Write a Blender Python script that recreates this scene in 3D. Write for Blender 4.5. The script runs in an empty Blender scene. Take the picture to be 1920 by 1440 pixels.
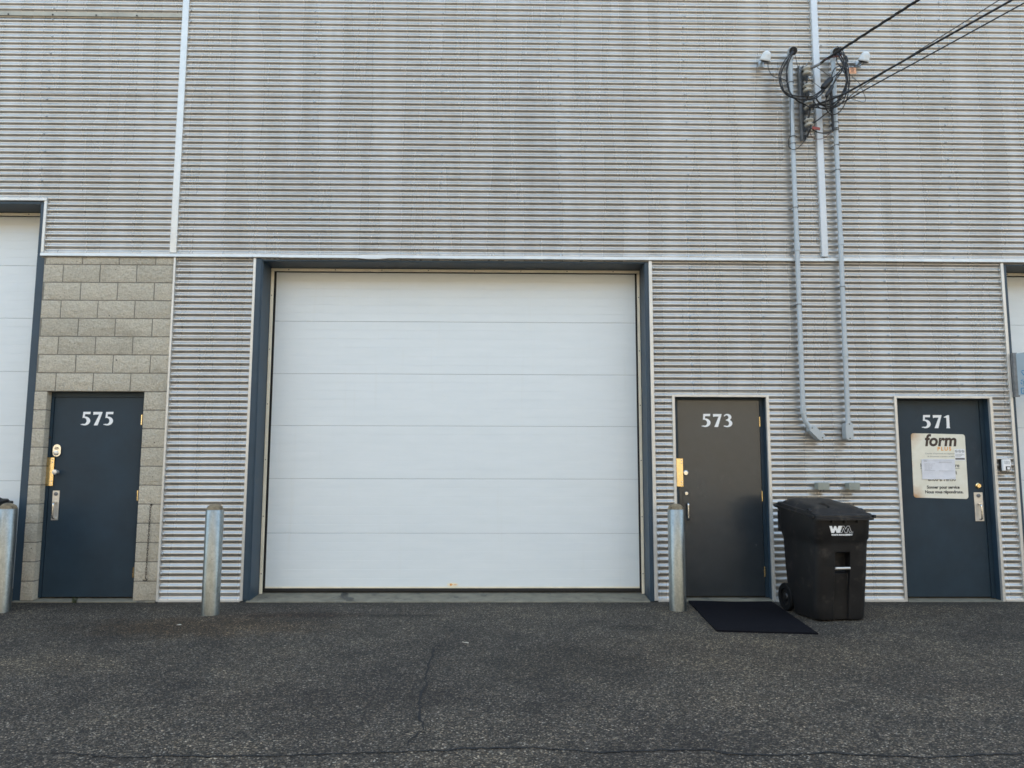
import bpy, bmesh, math, random
from mathutils import Vector, Matrix
from mathutils.geometry import tessellate_polygon
from mathutils import noise as mnoise
random.seed(7)
S = bpy.context.scene
COL = S.collection
R = math.radians
PI = math.pi

# ------------------------------------------------------------------ camera
cd = bpy.data.cameras.new("camera")
cam = bpy.data.objects.new("camera", cd)
COL.objects.link(cam)
right = Vector((0.99985384, -0.01694474, 0.00227403))
up = Vector((-0.00414383, -0.11114343, 0.99379574))
fwd = Vector((0.01658687, 0.99365991, 0.1111974))
m = Matrix((right, up, -fwd)).transposed().to_4x4()
m.translation = Vector((0, -8.2246, 1.3917))
cam.matrix_world = m
cd.sensor_width = 36.0
cd.lens = 1425.7 / 1920 * 36
cd.clip_start = 0.05
cd.clip_end = 2000
S.camera = cam
S.cycles.filter_width = 1.6

# ------------------------------------------------------------------ light
SUN_EL, SUN_ROT = R(32), R(14)
w = bpy.data.worlds.new("World")
S.world = w
w.use_nodes = True
nt = w.node_tree
bg = nt.nodes["Background"]
sky = nt.nodes.new("ShaderNodeTexSky")
sky.sky_type = 'NISHITA'
sky.sun_disc = False
sky.sun_elevation = SUN_EL
sky.sun_rotation = SUN_ROT
sky.air_density = 1.0
sky.dust_density = 3.0
sky.ozone_density = 0.15
hs = nt.nodes.new("ShaderNodeHueSaturation")      # thin high haze: a paler sky all round
hs.inputs['Saturation'].default_value = 0.84
hs.inputs['Hue'].default_value = 0.486
nt.links.new(sky.outputs[0], hs.inputs['Color'])
nt.links.new(hs.outputs[0], bg.inputs[0])
bg.inputs[1].default_value = 0.15
ld = bpy.data.lights.new("sun", 'SUN')
ld.energy = 4.6
ld.angle = R(0.5)
ld.color = (1.0, 0.89, 0.74)
sun = bpy.data.objects.new("sun", ld)
COL.objects.link(sun)
sd = Vector((math.sin(SUN_ROT) * math.cos(SUN_EL), math.cos(SUN_ROT) * math.cos(SUN_EL), math.sin(SUN_EL)))
sun.rotation_euler = sd.to_track_quat('Z', 'Y').to_euler()
sun.location = (0, 20, 30)
vs = S.view_settings
vs.view_transform = 'Standard'
vs.look = 'None'
vs.exposure = 2.35
vs.gamma = 1
vs.use_curve_mapping = False

# ------------------------------------------------------------------ materials
def nodes(name):
    mt = bpy.data.materials.new(name)
    mt.use_nodes = True
    t = mt.node_tree
    return mt, t, t.nodes["Principled BSDF"]

def N(t, kind, **kw):
    n = t.nodes.new(kind)
    for k, v in kw.items():
        if k.startswith('i_'):
            n.inputs[k[2:].replace('_', ' ')].default_value = v
        else:
            setattr(n, k, v)
    return n

def ramp(t, src, stops):
    r = t.nodes.new("ShaderNodeValToRGB")
    e = r.color_ramp.elements
    while len(e) < len(stops):
        e.new(0.5)
    for el, (p, c) in zip(e, stops):
        el.position = p
        el.color = c if len(c) == 4 else (*c, 1)
    t.links.new(src, r.inputs[0])
    return r.outputs[0]

def coords(t, scale=(1, 1, 1), rot=(0, 0, 0), loc=(0, 0, 0)):
    tc = t.nodes.new("ShaderNodeTexCoord")
    mp = t.nodes.new("ShaderNodeMapping")
    mp.inputs['Scale'].default_value = scale
    mp.inputs['Rotation'].default_value = rot
    mp.inputs['Location'].default_value = loc
    t.links.new(tc.outputs['Object'], mp.inputs[0])
    return mp.outputs[0]

def noise(t, vec, scale, detail=4, rough=0.55):
    n = N(t, "ShaderNodeTexNoise")
    n.inputs['Scale'].default_value = scale
    n.inputs['Detail'].default_value = detail
    n.inputs['Roughness'].default_value = rough
    t.links.new(vec, n.inputs['Vector'])
    return n.outputs['Fac']

def mix(t, fac, a, b, blend='MIX'):
    n = t.nodes.new("ShaderNodeMix")
    n.data_type = 'RGBA'
    n.blend_type = blend
    for s, v in ((0, fac), (6, a), (7, b)):
        if hasattr(v, 'node'):
            t.links.new(v, n.inputs[s])
        else:
            n.inputs[s].default_value = v if s == 0 else (*v, 1)
    return n.outputs[2]

def math_(t, op, a, b=None, c=None):
    n = t.nodes.new("ShaderNodeMath")
    n.operation = op
    for i, v in enumerate((a, b, c)):
        if v is None:
            continue
        if hasattr(v, 'node'):
            t.links.new(v, n.inputs[i])
        else:
            n.inputs[i].default_value = v
    return n.outputs[0]

def bump(t, b, h, strength, dist=0.01):
    n = t.nodes.new("ShaderNodeBump")
    n.inputs['Strength'].default_value = strength
    n.inputs['Distance'].default_value = dist
    t.links.new(h, n.inputs['Height'])
    t.links.new(n.outputs[0], b.inputs['Normal'])

def plain(name, c, rough=0.5, metal=0.0, var=0.12, nscale=14, bmp=0.0, bscale=120, spec=None, stretch=(1, 1, 1), dirt=None):
    mt, t, b = nodes(name)
    v = coords(t, stretch)
    n = noise(t, v, nscale, 6, 0.6)
    lo = tuple(max(0, x * (1 - var)) for x in c)
    hi = tuple(min(1, x * (1 + var)) for x in c)
    col = ramp(t, n, [(0.3, lo), (0.7, hi)])
    if dirt:
        dc, dscale, th = dirt
        dn = noise(t, coords(t, (1, 1, 1), (0, 0, 0), (3, 5, 1)), dscale, 8, 0.7)
        col = mix(t, ramp(t, dn, [(th, (0, 0, 0)), (th + 0.12, (1, 1, 1))]), col, dc)
    t.links.new(col, b.inputs['Base Color'])
    b.inputs['Metallic'].default_value = metal
    rr = t.nodes.new("ShaderNodeMapRange")
    rr.inputs['To Min'].default_value = max(0.03, rough - 0.07)
    rr.inputs['To Max'].default_value = min(1, rough + 0.07)
    t.links.new(n, rr.inputs[0])
    t.links.new(rr.outputs[0], b.inputs['Roughness'])
    if spec is not None:
        b.inputs['Specular IOR Level'].default_value = spec
    if bmp:
        bump(t, b, noise(t, v, bscale, 4), bmp, 0.003)
    return mt

def siding_material():
    mt, t, b = nodes("galvanised_siding")
    v1 = coords(t, (2.2, 1, 0.16))          # rain streaks running down
    streak = noise(t, v1, 2.0, 3, 0.5)
    v2 = coords(t, (1, 1, 1))
    blot = noise(t, v2, 1.1, 4, 0.5)
    fine = noise(t, coords(t, (1, 1, 6)), 5, 3, 0.5)
    col = ramp(t, streak, [(0.32, (0.420, 0.400, 0.365)), (0.68, (0.575, 0.555, 0.520))])
    col = mix(t, ramp(t, blot, [(0.35, (0, 0, 0)), (0.75, (0.55, 0.55, 0.55))]), col, (0.47, 0.445, 0.395))
    col = mix(t, 0.22, col, ramp(t, fine, [(0.3, (0.35, 0.325, 0.295)), (0.7, (0.70, 0.675, 0.65))]))
    t.links.new(col, b.inputs['Base Color'])
    b.inputs['Metallic'].default_value = 0.66
    rr = t.nodes.new("ShaderNodeMapRange")
    rr.inputs['From Min'].default_value = 0.25
    rr.inputs['From Max'].default_value = 0.75
    rr.inputs['To Min'].default_value = 0.22
    rr.inputs['To Max'].default_value = 0.34
    t.links.new(streak, rr.inputs[0])
    t.links.new(rr.outputs[0], b.inputs['Roughness'])
    return mt

def asphalt_material():
    mt, t, b = nodes("asphalt")
    v = coords(t)
    vo = N(t, "ShaderNodeTexVoronoi")
    vo.inputs['Scale'].default_value = 125
    t.links.new(v, vo.inputs['Vector'])
    vo2 = N(t, "ShaderNodeTexVoronoi")
    vo2.inputs['Scale'].default_value = 58
    t.links.new(v, vo2.inputs['Vector'])
    sep = t.nodes.new("ShaderNodeSeparateColor")
    t.links.new(vo.outputs['Color'], sep.inputs[0])
    sep2 = t.nodes.new("ShaderNodeSeparateColor")
    t.links.new(vo2.outputs['Color'], sep2.inputs[0])
    stone = ramp(t, sep.outputs[0], [(0.0, (0.0130, 0.0118, 0.0102)), (0.42, (0.034, 0.0308, 0.0262)),
                                     (0.76, (0.086, 0.077, 0.064)), (0.93, (0.165, 0.148, 0.122)), (1.0, (0.38, 0.35, 0.30))])
    tint = ramp(t, sep.outputs[1], [(0.0, (1.0, 0.92, 0.80)), (0.5, (1, 1, 1)), (1.0, (0.90, 0.98, 1.06))])
    stone = mix(t, 1.0, stone, tint, 'MULTIPLY')
    big = ramp(t, sep2.outputs[0], [(0.0, (0.45, 0.45, 0.45)), (0.6, (0.95, 0.95, 0.95)), (1.0, (1.65, 1.62, 1.56))])
    stone = mix(t, 0.75, stone, big, 'MULTIPLY')
    patch = noise(t, v, 0.75, 7, 0.62)
    stone = mix(t, 0.9, stone, ramp(t, patch, [(0.34, (0.58, 0.57, 0.58)), (0.50, (0.92, 0.92, 0.92)), (0.66, (1.28, 1.24, 1.16))]), 'MULTIPLY')
    n2 = noise(t, coords(t, (1, 1, 1), (0, 0, 0.5), (7, 2, 0)), 3.2, 8, 0.7)
    stone = mix(t, 0.7, stone, ramp(t, n2, [(0.34, (0.58, 0.58, 0.60)), (0.55, (1.0, 1.0, 1.0)), (0.72, (1.3, 1.27, 1.2))]), 'MULTIPLY')
    # rusty leak stain and pale scuff in front of the overhead door (their own fixed places)
    def spot(cx, cy, sx, sy, rz, edge):
        mp = coords(t, (1 / sx, 1 / sy, 0), (0, 0, 0), (-cx / sx, -cy / sy, 0))
        ln = t.nodes.new("ShaderNodeVectorMath")
        ln.operation = 'LENGTH'
        t.links.new(mp, ln.inputs[0])
        d = math_(t, 'ADD', ln.outputs['Value'], math_(t, 'MULTIPLY', math_(t, 'SUBTRACT', noise(t, v, edge, 8, 0.75), 0.5), 1.9))
        return ramp(t, d, [(0.45, (1, 1, 1)), (1.0, (0, 0, 0))])
    def stain(st, cx, cy, sx, sy, edge, amt, c):
        # multiplies, so the stones still show through
        return mix(t, math_(t, 'MULTIPLY', spot(cx, cy, sx, sy, 0, edge), amt), st, mix(t, 1.0, st, c, 'MULTIPLY'))
    stone = stain(stone, -2.6, -1.25, 1.4, 0.55, 4, 0.9, (0.82, 0.66, 0.48))
    stone = stain(stone, -1.9, -0.72, 0.8, 0.18, 7, 0.9, (0.58, 0.42, 0.33))
    stone = stain(stone, -2.05, -1.35, 0.50, 0.30, 9, 0.8, (1.7, 1.75, 1.8))
    stone = stain(stone, 0.45, -2.6, 0.75, 0.8, 3, 0.9, (0.60, 0.60, 0.60))
    stone = stain(stone, -0.9, -0.75, 0.5, 0.10, 8, 1.0, (0.45, 0.43, 0.42))
    stone = stain(stone, 1.9, -2.3, 1.7, 0.9, 3, 0.8, (1.35, 1.28, 1.16))
    stone = stain(stone, -1.0, -3.4, 1.2, 0.35, 4, 0.8, (0.72, 0.70, 0.70))
    stone = stain(stone, 3.2, -3.2, 0.9, 0.5, 4, 0.8, (0.74, 0.73, 0.74))
    stone = stain(stone, -3.4, -2.6, 1.0, 0.4, 4, 0.7, (1.25, 1.2, 1.1))
    stone = stain(stone, 1.2, -1.3, 0.25, 0.14, 9, 0.9, (0.5, 0.48, 0.46))
    # asphalt colour darkens toward the foot of the wall, with a noisy edge
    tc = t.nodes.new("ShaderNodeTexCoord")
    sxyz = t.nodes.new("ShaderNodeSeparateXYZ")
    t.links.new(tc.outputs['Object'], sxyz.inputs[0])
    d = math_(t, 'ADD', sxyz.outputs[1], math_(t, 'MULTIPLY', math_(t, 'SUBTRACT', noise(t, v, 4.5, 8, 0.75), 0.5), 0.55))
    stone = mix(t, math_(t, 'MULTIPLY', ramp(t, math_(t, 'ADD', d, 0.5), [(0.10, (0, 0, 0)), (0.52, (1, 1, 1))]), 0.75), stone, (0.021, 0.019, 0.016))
    stone = mix(t, 1.0, stone, (1.24, 1.13, 1.02), 'MULTIPLY')
    t.links.new(stone, b.inputs['Base Color'])
    b.inputs['Roughness'].default_value = 0.82
    b.inputs['Specular IOR Level'].default_value = 0.35
    h = math_(t, 'ADD', math_(t, 'MULTIPLY', vo.outputs['Distance'], -0.6), math_(t, 'MULTIPLY', vo2.outputs['Distance'], -0.6))
    h = math_(t, 'ADD', h, math_(t, 'MULTIPLY', noise(t, v, 6, 6, 0.7), 0.8))
    bump(t, b, h, 0.9, 0.012)
    return mt

def block_material():
    mt, t, b = nodes("split_face_block")
    v = coords(t)
    n1 = noise(t, v, 55, 6, 0.7)
    n2 = noise(t, v, 2.6, 5, 0.6)
    col = ramp(t, n1, [(0.25, (0.41, 0.365, 0.285)), (0.5, (0.62, 0.56, 0.45)), (0.75, (0.76, 0.70, 0.58))])
    oi = t.nodes.new("ShaderNodeObjectInfo")
    col = mix(t, 0.8, col, ramp(t, oi.outputs['Random'], [(0, (0.87, 0.865, 0.85)), (1, (1.07, 1.06, 1.045))]), 'MULTIPLY')
    col = mix(t, ramp(t, n2, [(0.55, (0, 0, 0)), (0.8, (0.5, 0.5, 0.5))]), col, (0.27, 0.235, 0.175))
    pit = noise(t, v, 30, 2, 0.4)
    col = mix(t, ramp(t, pit, [(0.24, (1, 1, 1)), (0.27, (0, 0, 0))]), col, (0.08, 0.075, 0.07))
    t.links.new(col, b.inputs['Base Color'])
    b.inputs['Roughness'].default_value = 0.92
    b.inputs['Specular IOR Level'].default_value = 0.25
    h = math_(t, 'ADD', n1, math_(t, 'MULTIPLY', noise(t, v, 17, 6, 0.7), 2.0))
    bump(t, b, h, 1.0, 0.020)
    return mt

def door_paint(name, c, rough, spec, bmp, coat=0.0):
    mt, t, b = nodes(name)
    v = coords(t)
    n = noise(t, v, 3.0, 7, 0.65)
    col = ramp(t, n, [(0.3, tuple(x * 0.85 for x in c)), (0.7, tuple(x * 1.15 for x in c))])
    dust = noise(t, coords(t, (1, 1, 0.5), (0, 0, 0), (2, 7, 4)), 5, 8, 0.75)
    col = mix(t, ramp(t, dust, [(0.62, (0, 0, 0)), (0.84, (0.13, 0.13, 0.13))]), col, (0.25, 0.26, 0.27))
    t.links.new(col, b.inputs['Base Color'])
    rr = t.nodes.new("ShaderNodeMapRange")
    rr.inputs['To Min'].default_value = rough - 0.06
    rr.inputs['To Max'].default_value = rough + 0.08
    t.links.new(n, rr.inputs[0])
    t.links.new(rr.outputs[0], b.inputs['Roughness'])
    b.inputs['Specular IOR Level'].default_value = spec
    if coat:
        b.inputs['Coat Weight'].default_value = coat
        b.inputs['Coat Roughness'].default_value = 0.12
    h = math_(t, 'ADD', noise(t, v, 9, 3, 0.5), math_(t, 'MULTIPLY', noise(t, v, 160, 2, 0.5), 0.06))
    bump(t, b, h, bmp, 0.006)
    return mt

def white_door_material():
    mt, t, b = nodes("white_door_paint")
    v = coords(t, (0.6, 1, 3.5))
    n = noise(t, v, 3, 7, 0.65)
    col = ramp(t, n, [(0.3, (0.725, 0.765, 0.770)), (0.7, (0.765, 0.80, 0.805))])
    # rain streaks and grime
    s = noise(t, coords(t, (5.5, 1, 0.22)), 2.4, 7, 0.7)
    col = mix(t, ramp(t, s, [(0.58, (0, 0, 0)), (0.80, (0.14, 0.14, 0.14))]), col, (0.60, 0.55, 0.43))
    # dust settled along the top of the door
    sx = t.nodes.new("ShaderNodeSeparateXYZ")
    tc = t.nodes.new("ShaderNodeTexCoord")
    t.links.new(tc.outputs['Object'], sx.inputs[0])
    t.links.new(col, b.inputs['Base Color'])
    b.inputs['Roughness'].default_value = 0.42
    h = math_(t, 'ADD', noise(t, coords(t, (3, 1, 60)), 6, 4, 0.6), math_(t, 'MULTIPLY', noise(t, coords(t), 1.3, 2, 0.5), 4.0))
    bump(t, b, h, 0.10, 0.004)
    return mt

def pipe_material():
    mt, t, b = nodes("galvanised_pipe")
    v = coords(t)
    vo = N(t, "ShaderNodeTexVoronoi")
    vo.inputs['Scale'].default_value = 60
    t.links.new(v, vo.inputs['Vector'])
    n = noise(t, coords(t, (1, 1, 0.35)), 16, 7, 0.7)
    col = ramp(t, n, [(0.25, (0.17, 0.195, 0.20)), (0.75, (0.36, 0.38, 0.37))])
    sep = t.nodes.new("ShaderNodeSeparateColor")
    t.links.new(vo.outputs['Color'], sep.inputs[0])
    col = mix(t, 0.5, col, ramp(t, sep.outputs[0], [(0, (0.8, 0.8, 0.8)), (1, (1.1, 1.1, 1.1))]), 'MULTIPLY')
    ch = noise(t, coords(t, (1, 1, 0.7), (0, 0, 0), (1, 4, 2)), 26, 8, 0.8)
    col = mix(t, ramp(t, ch, [(0.655, (0, 0, 0)), (0.675, (1, 1, 1))]), col, (0.075, 0.05, 0.038))
    t.links.new(col, b.inputs['Base Color'])
    b.inputs['Metallic'].default_value = 0.88
    rr = t.nodes.new("ShaderNodeMapRange")
    rr.inputs['To Min'].default_value = 0.22
    rr.inputs['To Max'].default_value = 0.44
    t.links.new(n, rr.inputs[0])
    t.links.new(rr.outputs[0], b.inputs['Roughness'])
    bump(t, b, noise(t, v, 40, 5, 0.6), 0.15, 0.003)
    return mt

def sign_plate_material():
    mt, t, b = nodes("yellowed_sign_plate")
    tc = t.nodes.new("ShaderNodeTexCoord")
    n = noise(t, coords(t), 9, 7, 0.65)
    col = ramp(t, n, [(0.3, (0.74, 0.70, 0.57)), (0.7, (0.82, 0.79, 0.68))])
    for (cx, cz, r) in ((4.535, 1.805, 0.20), (4.535, 1.085, 0.19), (4.510, 1.45, 0.07)):
        sb = t.nodes.new("ShaderNodeVectorMath")
        sb.operation = 'DISTANCE'
        t.links.new(tc.outputs['Object'], sb.inputs[0])
        sb.inputs[1].default_value = (cx, 0.092, cz)
        d = math_(t, 'ADD', sb.outputs['Value'], math_(t, 'MULTIPLY', math_(t, 'SUBTRACT', n, 0.5), 0.12))
        col = mix(t, ramp(t, d, [(0.010, (0.95, 0.95, 0.95)), (r * 0.42, (0.35, 0.35, 0.35)), (r * 0.85, (0, 0, 0))]), col, (0.46, 0.20, 0.04))
    t.links.new(col, b.inputs['Base Color'])
    b.inputs['Roughness'].default_value = 0.4
    return mt

M = dict(
    siding=siding_material(),
    flashing=plain("aluminium_flashing", (0.62, 0.605, 0.57), 0.40, 0.45, 0.10, 5, 0.10, 30, stretch=(1, 1, 1)),
    lap=plain("weathered_lap_strip", (0.36, 0.32, 0.25), 0.45, 0.5, 0.2, 4, 0.1, 30),
    pale_trim=plain("pale_grey_trim", (0.60, 0.62, 0.635), 0.45, 0.15, 0.06, 3, 0.05, 30),
    stop_trim=plain("cream_stop_trim", (0.87, 0.79, 0.62), 0.5, 0.1, 0.10, 6, 0.05, 30),
    blue_paint=door_paint("blue_jamb_paint", (0.030, 0.055, 0.080), 0.45, 0.4, 0.10),
    door_blue=door_paint("dark_blue_door_paint", (0.019, 0.037, 0.054), 0.42, 0.28, 0.12),
    door_grey=door_paint("glossy_charcoal_door_paint", (0.027, 0.034, 0.040), 0.24, 0.55, 0.22, 0.25),
    black=plain("black_rubber_seal", (0.012, 0.012, 0.013), 0.6, 0, 0.2, 10),
    white_door=white_door_material(),
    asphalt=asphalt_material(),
    crack=plain("crack_dirt", (0.012, 0.012, 0.012), 0.95, 0, 0.4, 40),
    concrete=plain("sill_concrete", (0.20, 0.178, 0.130), 0.9, 0, 0.25, 7, 0.5, 60, dirt=((0.075, 0.072, 0.062), 5, 0.56)),
    wet=plain("damp_stain", (0.055, 0.052, 0.042), 0.55, 0, 0.3, 12),
    mortar=plain("mortar", (0.22, 0.205, 0.17), 0.95, 0, 0.2, 25, 0.5, 90),
    block=block_material(),
    pipe=pipe_material(),
    cap=plain("weathered_concrete_cap", (0.21, 0.165, 0.105), 0.95, 0, 0.4, 22, 0.8, 60, dirt=((0.06, 0.05, 0.04), 18, 0.55)),
    conduit=plain("grey_conduit", (0.42, 0.455, 0.475), 0.45, 0.15, 0.06, 6, 0.04, 60),
    dome=plain("white_plastic_dome", (0.66, 0.67, 0.66), 0.45, 0, 0.05, 8),
    bin=plain("black_bin_plastic", (0.0075, 0.0072, 0.0078), 0.45, 0, 0.35, 9, 0.25, 90, spec=0.45, dirt=((0.034, 0.029, 0.026), 7, 0.56)),
    lid=plain("faded_bin_lid_plastic", (0.011, 0.0105, 0.011), 0.52, 0, 0.35, 9, 0.3, 90, spec=0.35, dirt=((0.070, 0.058, 0.047), 11, 0.55)),
    tyre=plain("wheel_rubber", (0.0055, 0.0055, 0.006), 0.75, 0, 0.3, 20, 0.2, 60, spec=0.2),
    mat=plain("dark_navy_mat", (0.0072, 0.0070, 0.0095), 0.97, 0, 0.4, 60, 0.8, 420, spec=0.1),
    brass=plain("polished_brass", (0.80, 0.62, 0.33), 0.20, 1.0, 0.08, 20),
    steel=plain("brushed_steel", (0.66, 0.65, 0.62), 0.32, 0.65, 0.10, 18, dirt=((0.12, 0.09, 0.06), 22, 0.62)),
    chrome=plain("worn_chrome", (0.70, 0.69, 0.66), 0.18, 1.0, 0.08, 20),
    galv=plain("dull_galvanised_steel", (0.21, 0.22, 0.23), 0.55, 0.6, 0.25, 20, 0.2, 60),
    porcelain=plain("grey_porcelain", (0.40, 0.37, 0.31), 0.35, 0, 0.12, 14),
    cable=plain("black_cable_jacket", (0.010, 0.010, 0.011), 0.5, 0, 0.2, 10),
    wire=plain("dark_bare_wire", (0.05, 0.047, 0.043), 0.5, 0.5, 0.2, 10),
    red_wire=plain("faded_red_sleeve", (0.10, 0.030, 0.022), 0.6, 0, 0.2, 10),
    red=plain("red_plastic_tag", (0.22, 0.035, 0.02), 0.5, 0, 0.2, 10),
    orange=plain("peach_plastic_tag", (0.72, 0.36, 0.20), 0.6, 0, 0.1, 10),
    ink=plain("black_ink", (0.012, 0.012, 0.012), 0.6, 0, 0.1, 10),
    brown_ink=plain("dark_brown_ink", (0.052, 0.030, 0.020), 0.6, 0, 0.3, 30),
    orange_ink=plain("orange_ink", (0.80, 0.36, 0.06), 0.6, 0, 0.1, 10),
    grey_ink=plain("grey_ink", (0.16, 0.155, 0.15), 0.6, 0, 0.1, 10),
    light_ink=plain("pale_grey_ink", (0.36, 0.36, 0.37), 0.6, 0, 0.1, 10),
    white=plain("white_vinyl", (0.87, 0.87, 0.87), 0.45, 0, 0.04, 10),
    paper=plain("crumpled_paper", (0.70, 0.71, 0.76), 0.30, 0, 0.05, 10, 0.8, 14),
    sign=sign_plate_material(),
    box_green=plain("grey_green_box_paint", (0.285, 0.30, 0.26), 0.55, 0.1, 0.10, 12),
    panel=plain("blue_grey_sign_panel", (0.34, 0.41, 0.45), 0.5, 0.1, 0.07, 5),
    blue_ink=plain("bright_blue_ink", (0.03, 0.20, 0.40), 0.5, 0, 0.1, 10),
    rust=plain("rusty_chain", (0.050, 0.036, 0.028), 0.8, 0.3, 0.4, 30),
    leaf=plain("dry_pale_leaf", (0.55, 0.50, 0.42), 0.8, 0, 0.2, 30),
    weed=plain("weed_green", (0.05, 0.065, 0.025), 0.8, 0, 0.3, 30),
    beige=plain("beige_stucco", (0.150, 0.143, 0.116), 0.85, 0, 0.12, 0.5),
    dark_glass=plain("dark_window", (0.03, 0.035, 0.04), 0.1, 0, 0.1, 3),
    roof=plain("roof_membrane", (0.16, 0.16, 0.16), 0.9, 0, 0.15, 2),
    gravel=plain("loose_grit", (0.16, 0.15, 0.14), 0.9, 0, 0.6, 300),
)

# ------------------------------------------------------------------ mesh helpers
class MB:
    def __init__(self):
        self.v = []
        self.f = []

    def add(self, vs_, fs_):
        o = len(self.v)
        self.v += [tuple(p) for p in vs_]
        self.f += [tuple(i + o for i in f) for f in fs_]
        return self

    def box(self, x0, x1, y0, y1, z0, z1):
        return self.add([(x0, y0, z0), (x1, y0, z0), (x1, y1, z0), (x0, y1, z0), (x0, y0, z1), (x1, y0, z1), (x1, y1, z1), (x0, y1, z1)],
                        [(0, 3, 2, 1), (4, 5, 6, 7), (0, 1, 5, 4), (1, 2, 6, 5), (2, 3, 7, 6), (3, 0, 4, 7)])

    def tube(self, pts, r, n=8, caps=True, smooth=0):
        P = [Vector(p) for p in pts]
        if smooth:
            Q = []
            for i in range(len(P) - 1):
                a, b, c, d = P[max(0, i - 1)], P[i], P[i + 1], P[min(len(P) - 1, i + 2)]
                for k in range(smooth):
                    t = k / smooth
                    Q.append(0.5 * ((2 * b) + (c - a) * t + (2 * a - 5 * b + 4 * c - d) * t * t + (3 * b - a - 3 * c + d) * t ** 3))
            Q.append(P[-1])
            P = Q
        rr = r if isinstance(r, (list, tuple)) else [r] * len(P)
        vs_, fs_ = [], []
        T0 = (P[1] - P[0]).normalized()
        nrm = T0.orthogonal().normalized()
        for i, p in enumerate(P):
            T = (P[min(i + 1, len(P) - 1)] - P[max(i - 1, 0)]).normalized()
            nrm = (nrm - T * nrm.dot(T)).normalized()
            bi = T.cross(nrm)
            for k in range(n):
                a = 2 * PI * k / n
                vs_.append(p + (nrm * math.cos(a) + bi * math.sin(a)) * rr[i])
        for i in range(len(P) - 1):
            for k in range(n):
                fs_.append((i * n + k, i * n + (k + 1) % n, (i + 1) * n + (k + 1) % n, (i + 1) * n + k))
        if caps:
            fs_.append(tuple(reversed(range(n))))
            fs_.append(tuple(range((len(P) - 1) * n, len(P) * n)))
        return self.add(vs_, fs_)

    def lathe(self, prof, n=20, mat=None):
        # prof: (r, z) pairs, closed on the axis where r is 0
        vs_, fs_, rings = [], [], []
        for (r, z) in prof:
            if r < 1e-6:
                rings.append([len(vs_)])
                vs_.append(Vector((0, 0, z)))
            else:
                rings.append(list(range(len(vs_), len(vs_) + n)))
                vs_ += [Vector((r * math.cos(2 * PI * k / n), r * math.sin(2 * PI * k / n), z)) for k in range(n)]
        for a, b in zip(rings, rings[1:]):
            for k in range(n):
                k2 = (k + 1) % n
                if len(a) == 1 and len(b) == 1:
                    continue
                if len(a) == 1:
                    fs_.append((a[0], b[k2], b[k]))
                elif len(b) == 1:
                    fs_.append((a[k], a[k2], b[0]))
                else:
                    fs_.append((a[k], a[k2], b[k2], b[k]))
        if mat is not None:
            vs_ = [mat @ p for p in vs_]
        return self.add(vs_, fs_)

    def poly(self, pts, f, d=0.0):
        # flat outline (2D) mapped by f(x, y, depth); d > 0 gives thickness
        tris = tessellate_polygon([[Vector((p[0], p[1], 0)) for p in pts]])
        n = len(pts)
        area = sum(pts[i][0] * pts[(i + 1) % n][1] - pts[(i + 1) % n][0] * pts[i][1] for i in range(n))
        idx = list(range(n))
        T = []
        for a, b, c in tris:
            pa, pb, pc = pts[a], pts[b], pts[c]
            cr = (pb[0] - pa[0]) * (pc[1] - pa[1]) - (pb[1] - pa[1]) * (pc[0] - pa[0])
            T.append((a, b, c) if cr > 0 else (a, c, b))
        self.add([f(p[0], p[1], 0) for p in pts], T)
        if d:
            o = [f(p[0], p[1], 0) for p in pts] + [f(p[0], p[1], d) for p in pts]
            fs_ = []
            for i in range(n):
                j = (i + 1) % n
                fs_.append((j, i, i + n, j + n) if area > 0 else (i, j, j + n, i + n))
            self.add(o, fs_)
            self.add([f(p[0], p[1], d) for p in pts], [tuple(reversed(t)) for t in T])
        return self

    def build(self, name, mat, parent=None, local=False, bevel=0.0, smooth=None, seg=1):
        me = bpy.data.meshes.new(name)
        off = Vector((0, 0, 0))
        if parent is not None and not local:
            p = parent
            while p is not None:
                off += p.location
                p = p.parent
        me.from_pydata([tuple(Vector(v) - off) for v in self.v], [], self.f)
        if bevel:
            bm = bmesh.new()
            bm.from_mesh(me)
            bmesh.ops.remove_doubles(bm, verts=bm.verts, dist=1e-5)
            bm.normal_update()
            es = [e for e in bm.edges if len(e.link_faces) == 2 and e.calc_face_angle(0) > R(30)]
            bmesh.ops.bevel(bm, geom=es, offset=bevel, segments=seg, affect='EDGES', clamp_overlap=True)
            bm.to_mesh(me)
            bm.free()
        if smooth is not None:
            me.polygons.foreach_set('use_smooth', [True] * len(me.polygons))
            me.set_sharp_from_angle(angle=R(smooth))
        me.update()
        if isinstance(mat, str):
            mat = M[mat]
        me.materials.append(mat)
        o = bpy.data.objects.new(name, me)
        COL.objects.link(o)
        o.parent = parent
        return o

def tag(o, label, cat=None, group=None, kind=None):
    if label:
        o['label'] = label
    if cat:
        o['category'] = cat
    if group:
        o['group'] = group
    if kind:
        o['kind'] = kind
    return o

def thing(name, label, cat, loc=(0, 0, 0), rz=0.0, group=None):
    o = bpy.data.objects.new(name, None)
    o.empty_display_size = 0.1
    COL.objects.link(o)
    o.location = loc
    o.rotation_euler = (0, 0, rz)
    return tag(o, label, cat, group)

def copy_tree(o, parent=None):
    c = o.copy()
    COL.objects.link(c)
    if parent is not None:
        c.parent = parent
    for ch in list(o.children):
        copy_tree(ch, c)
    return c

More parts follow.
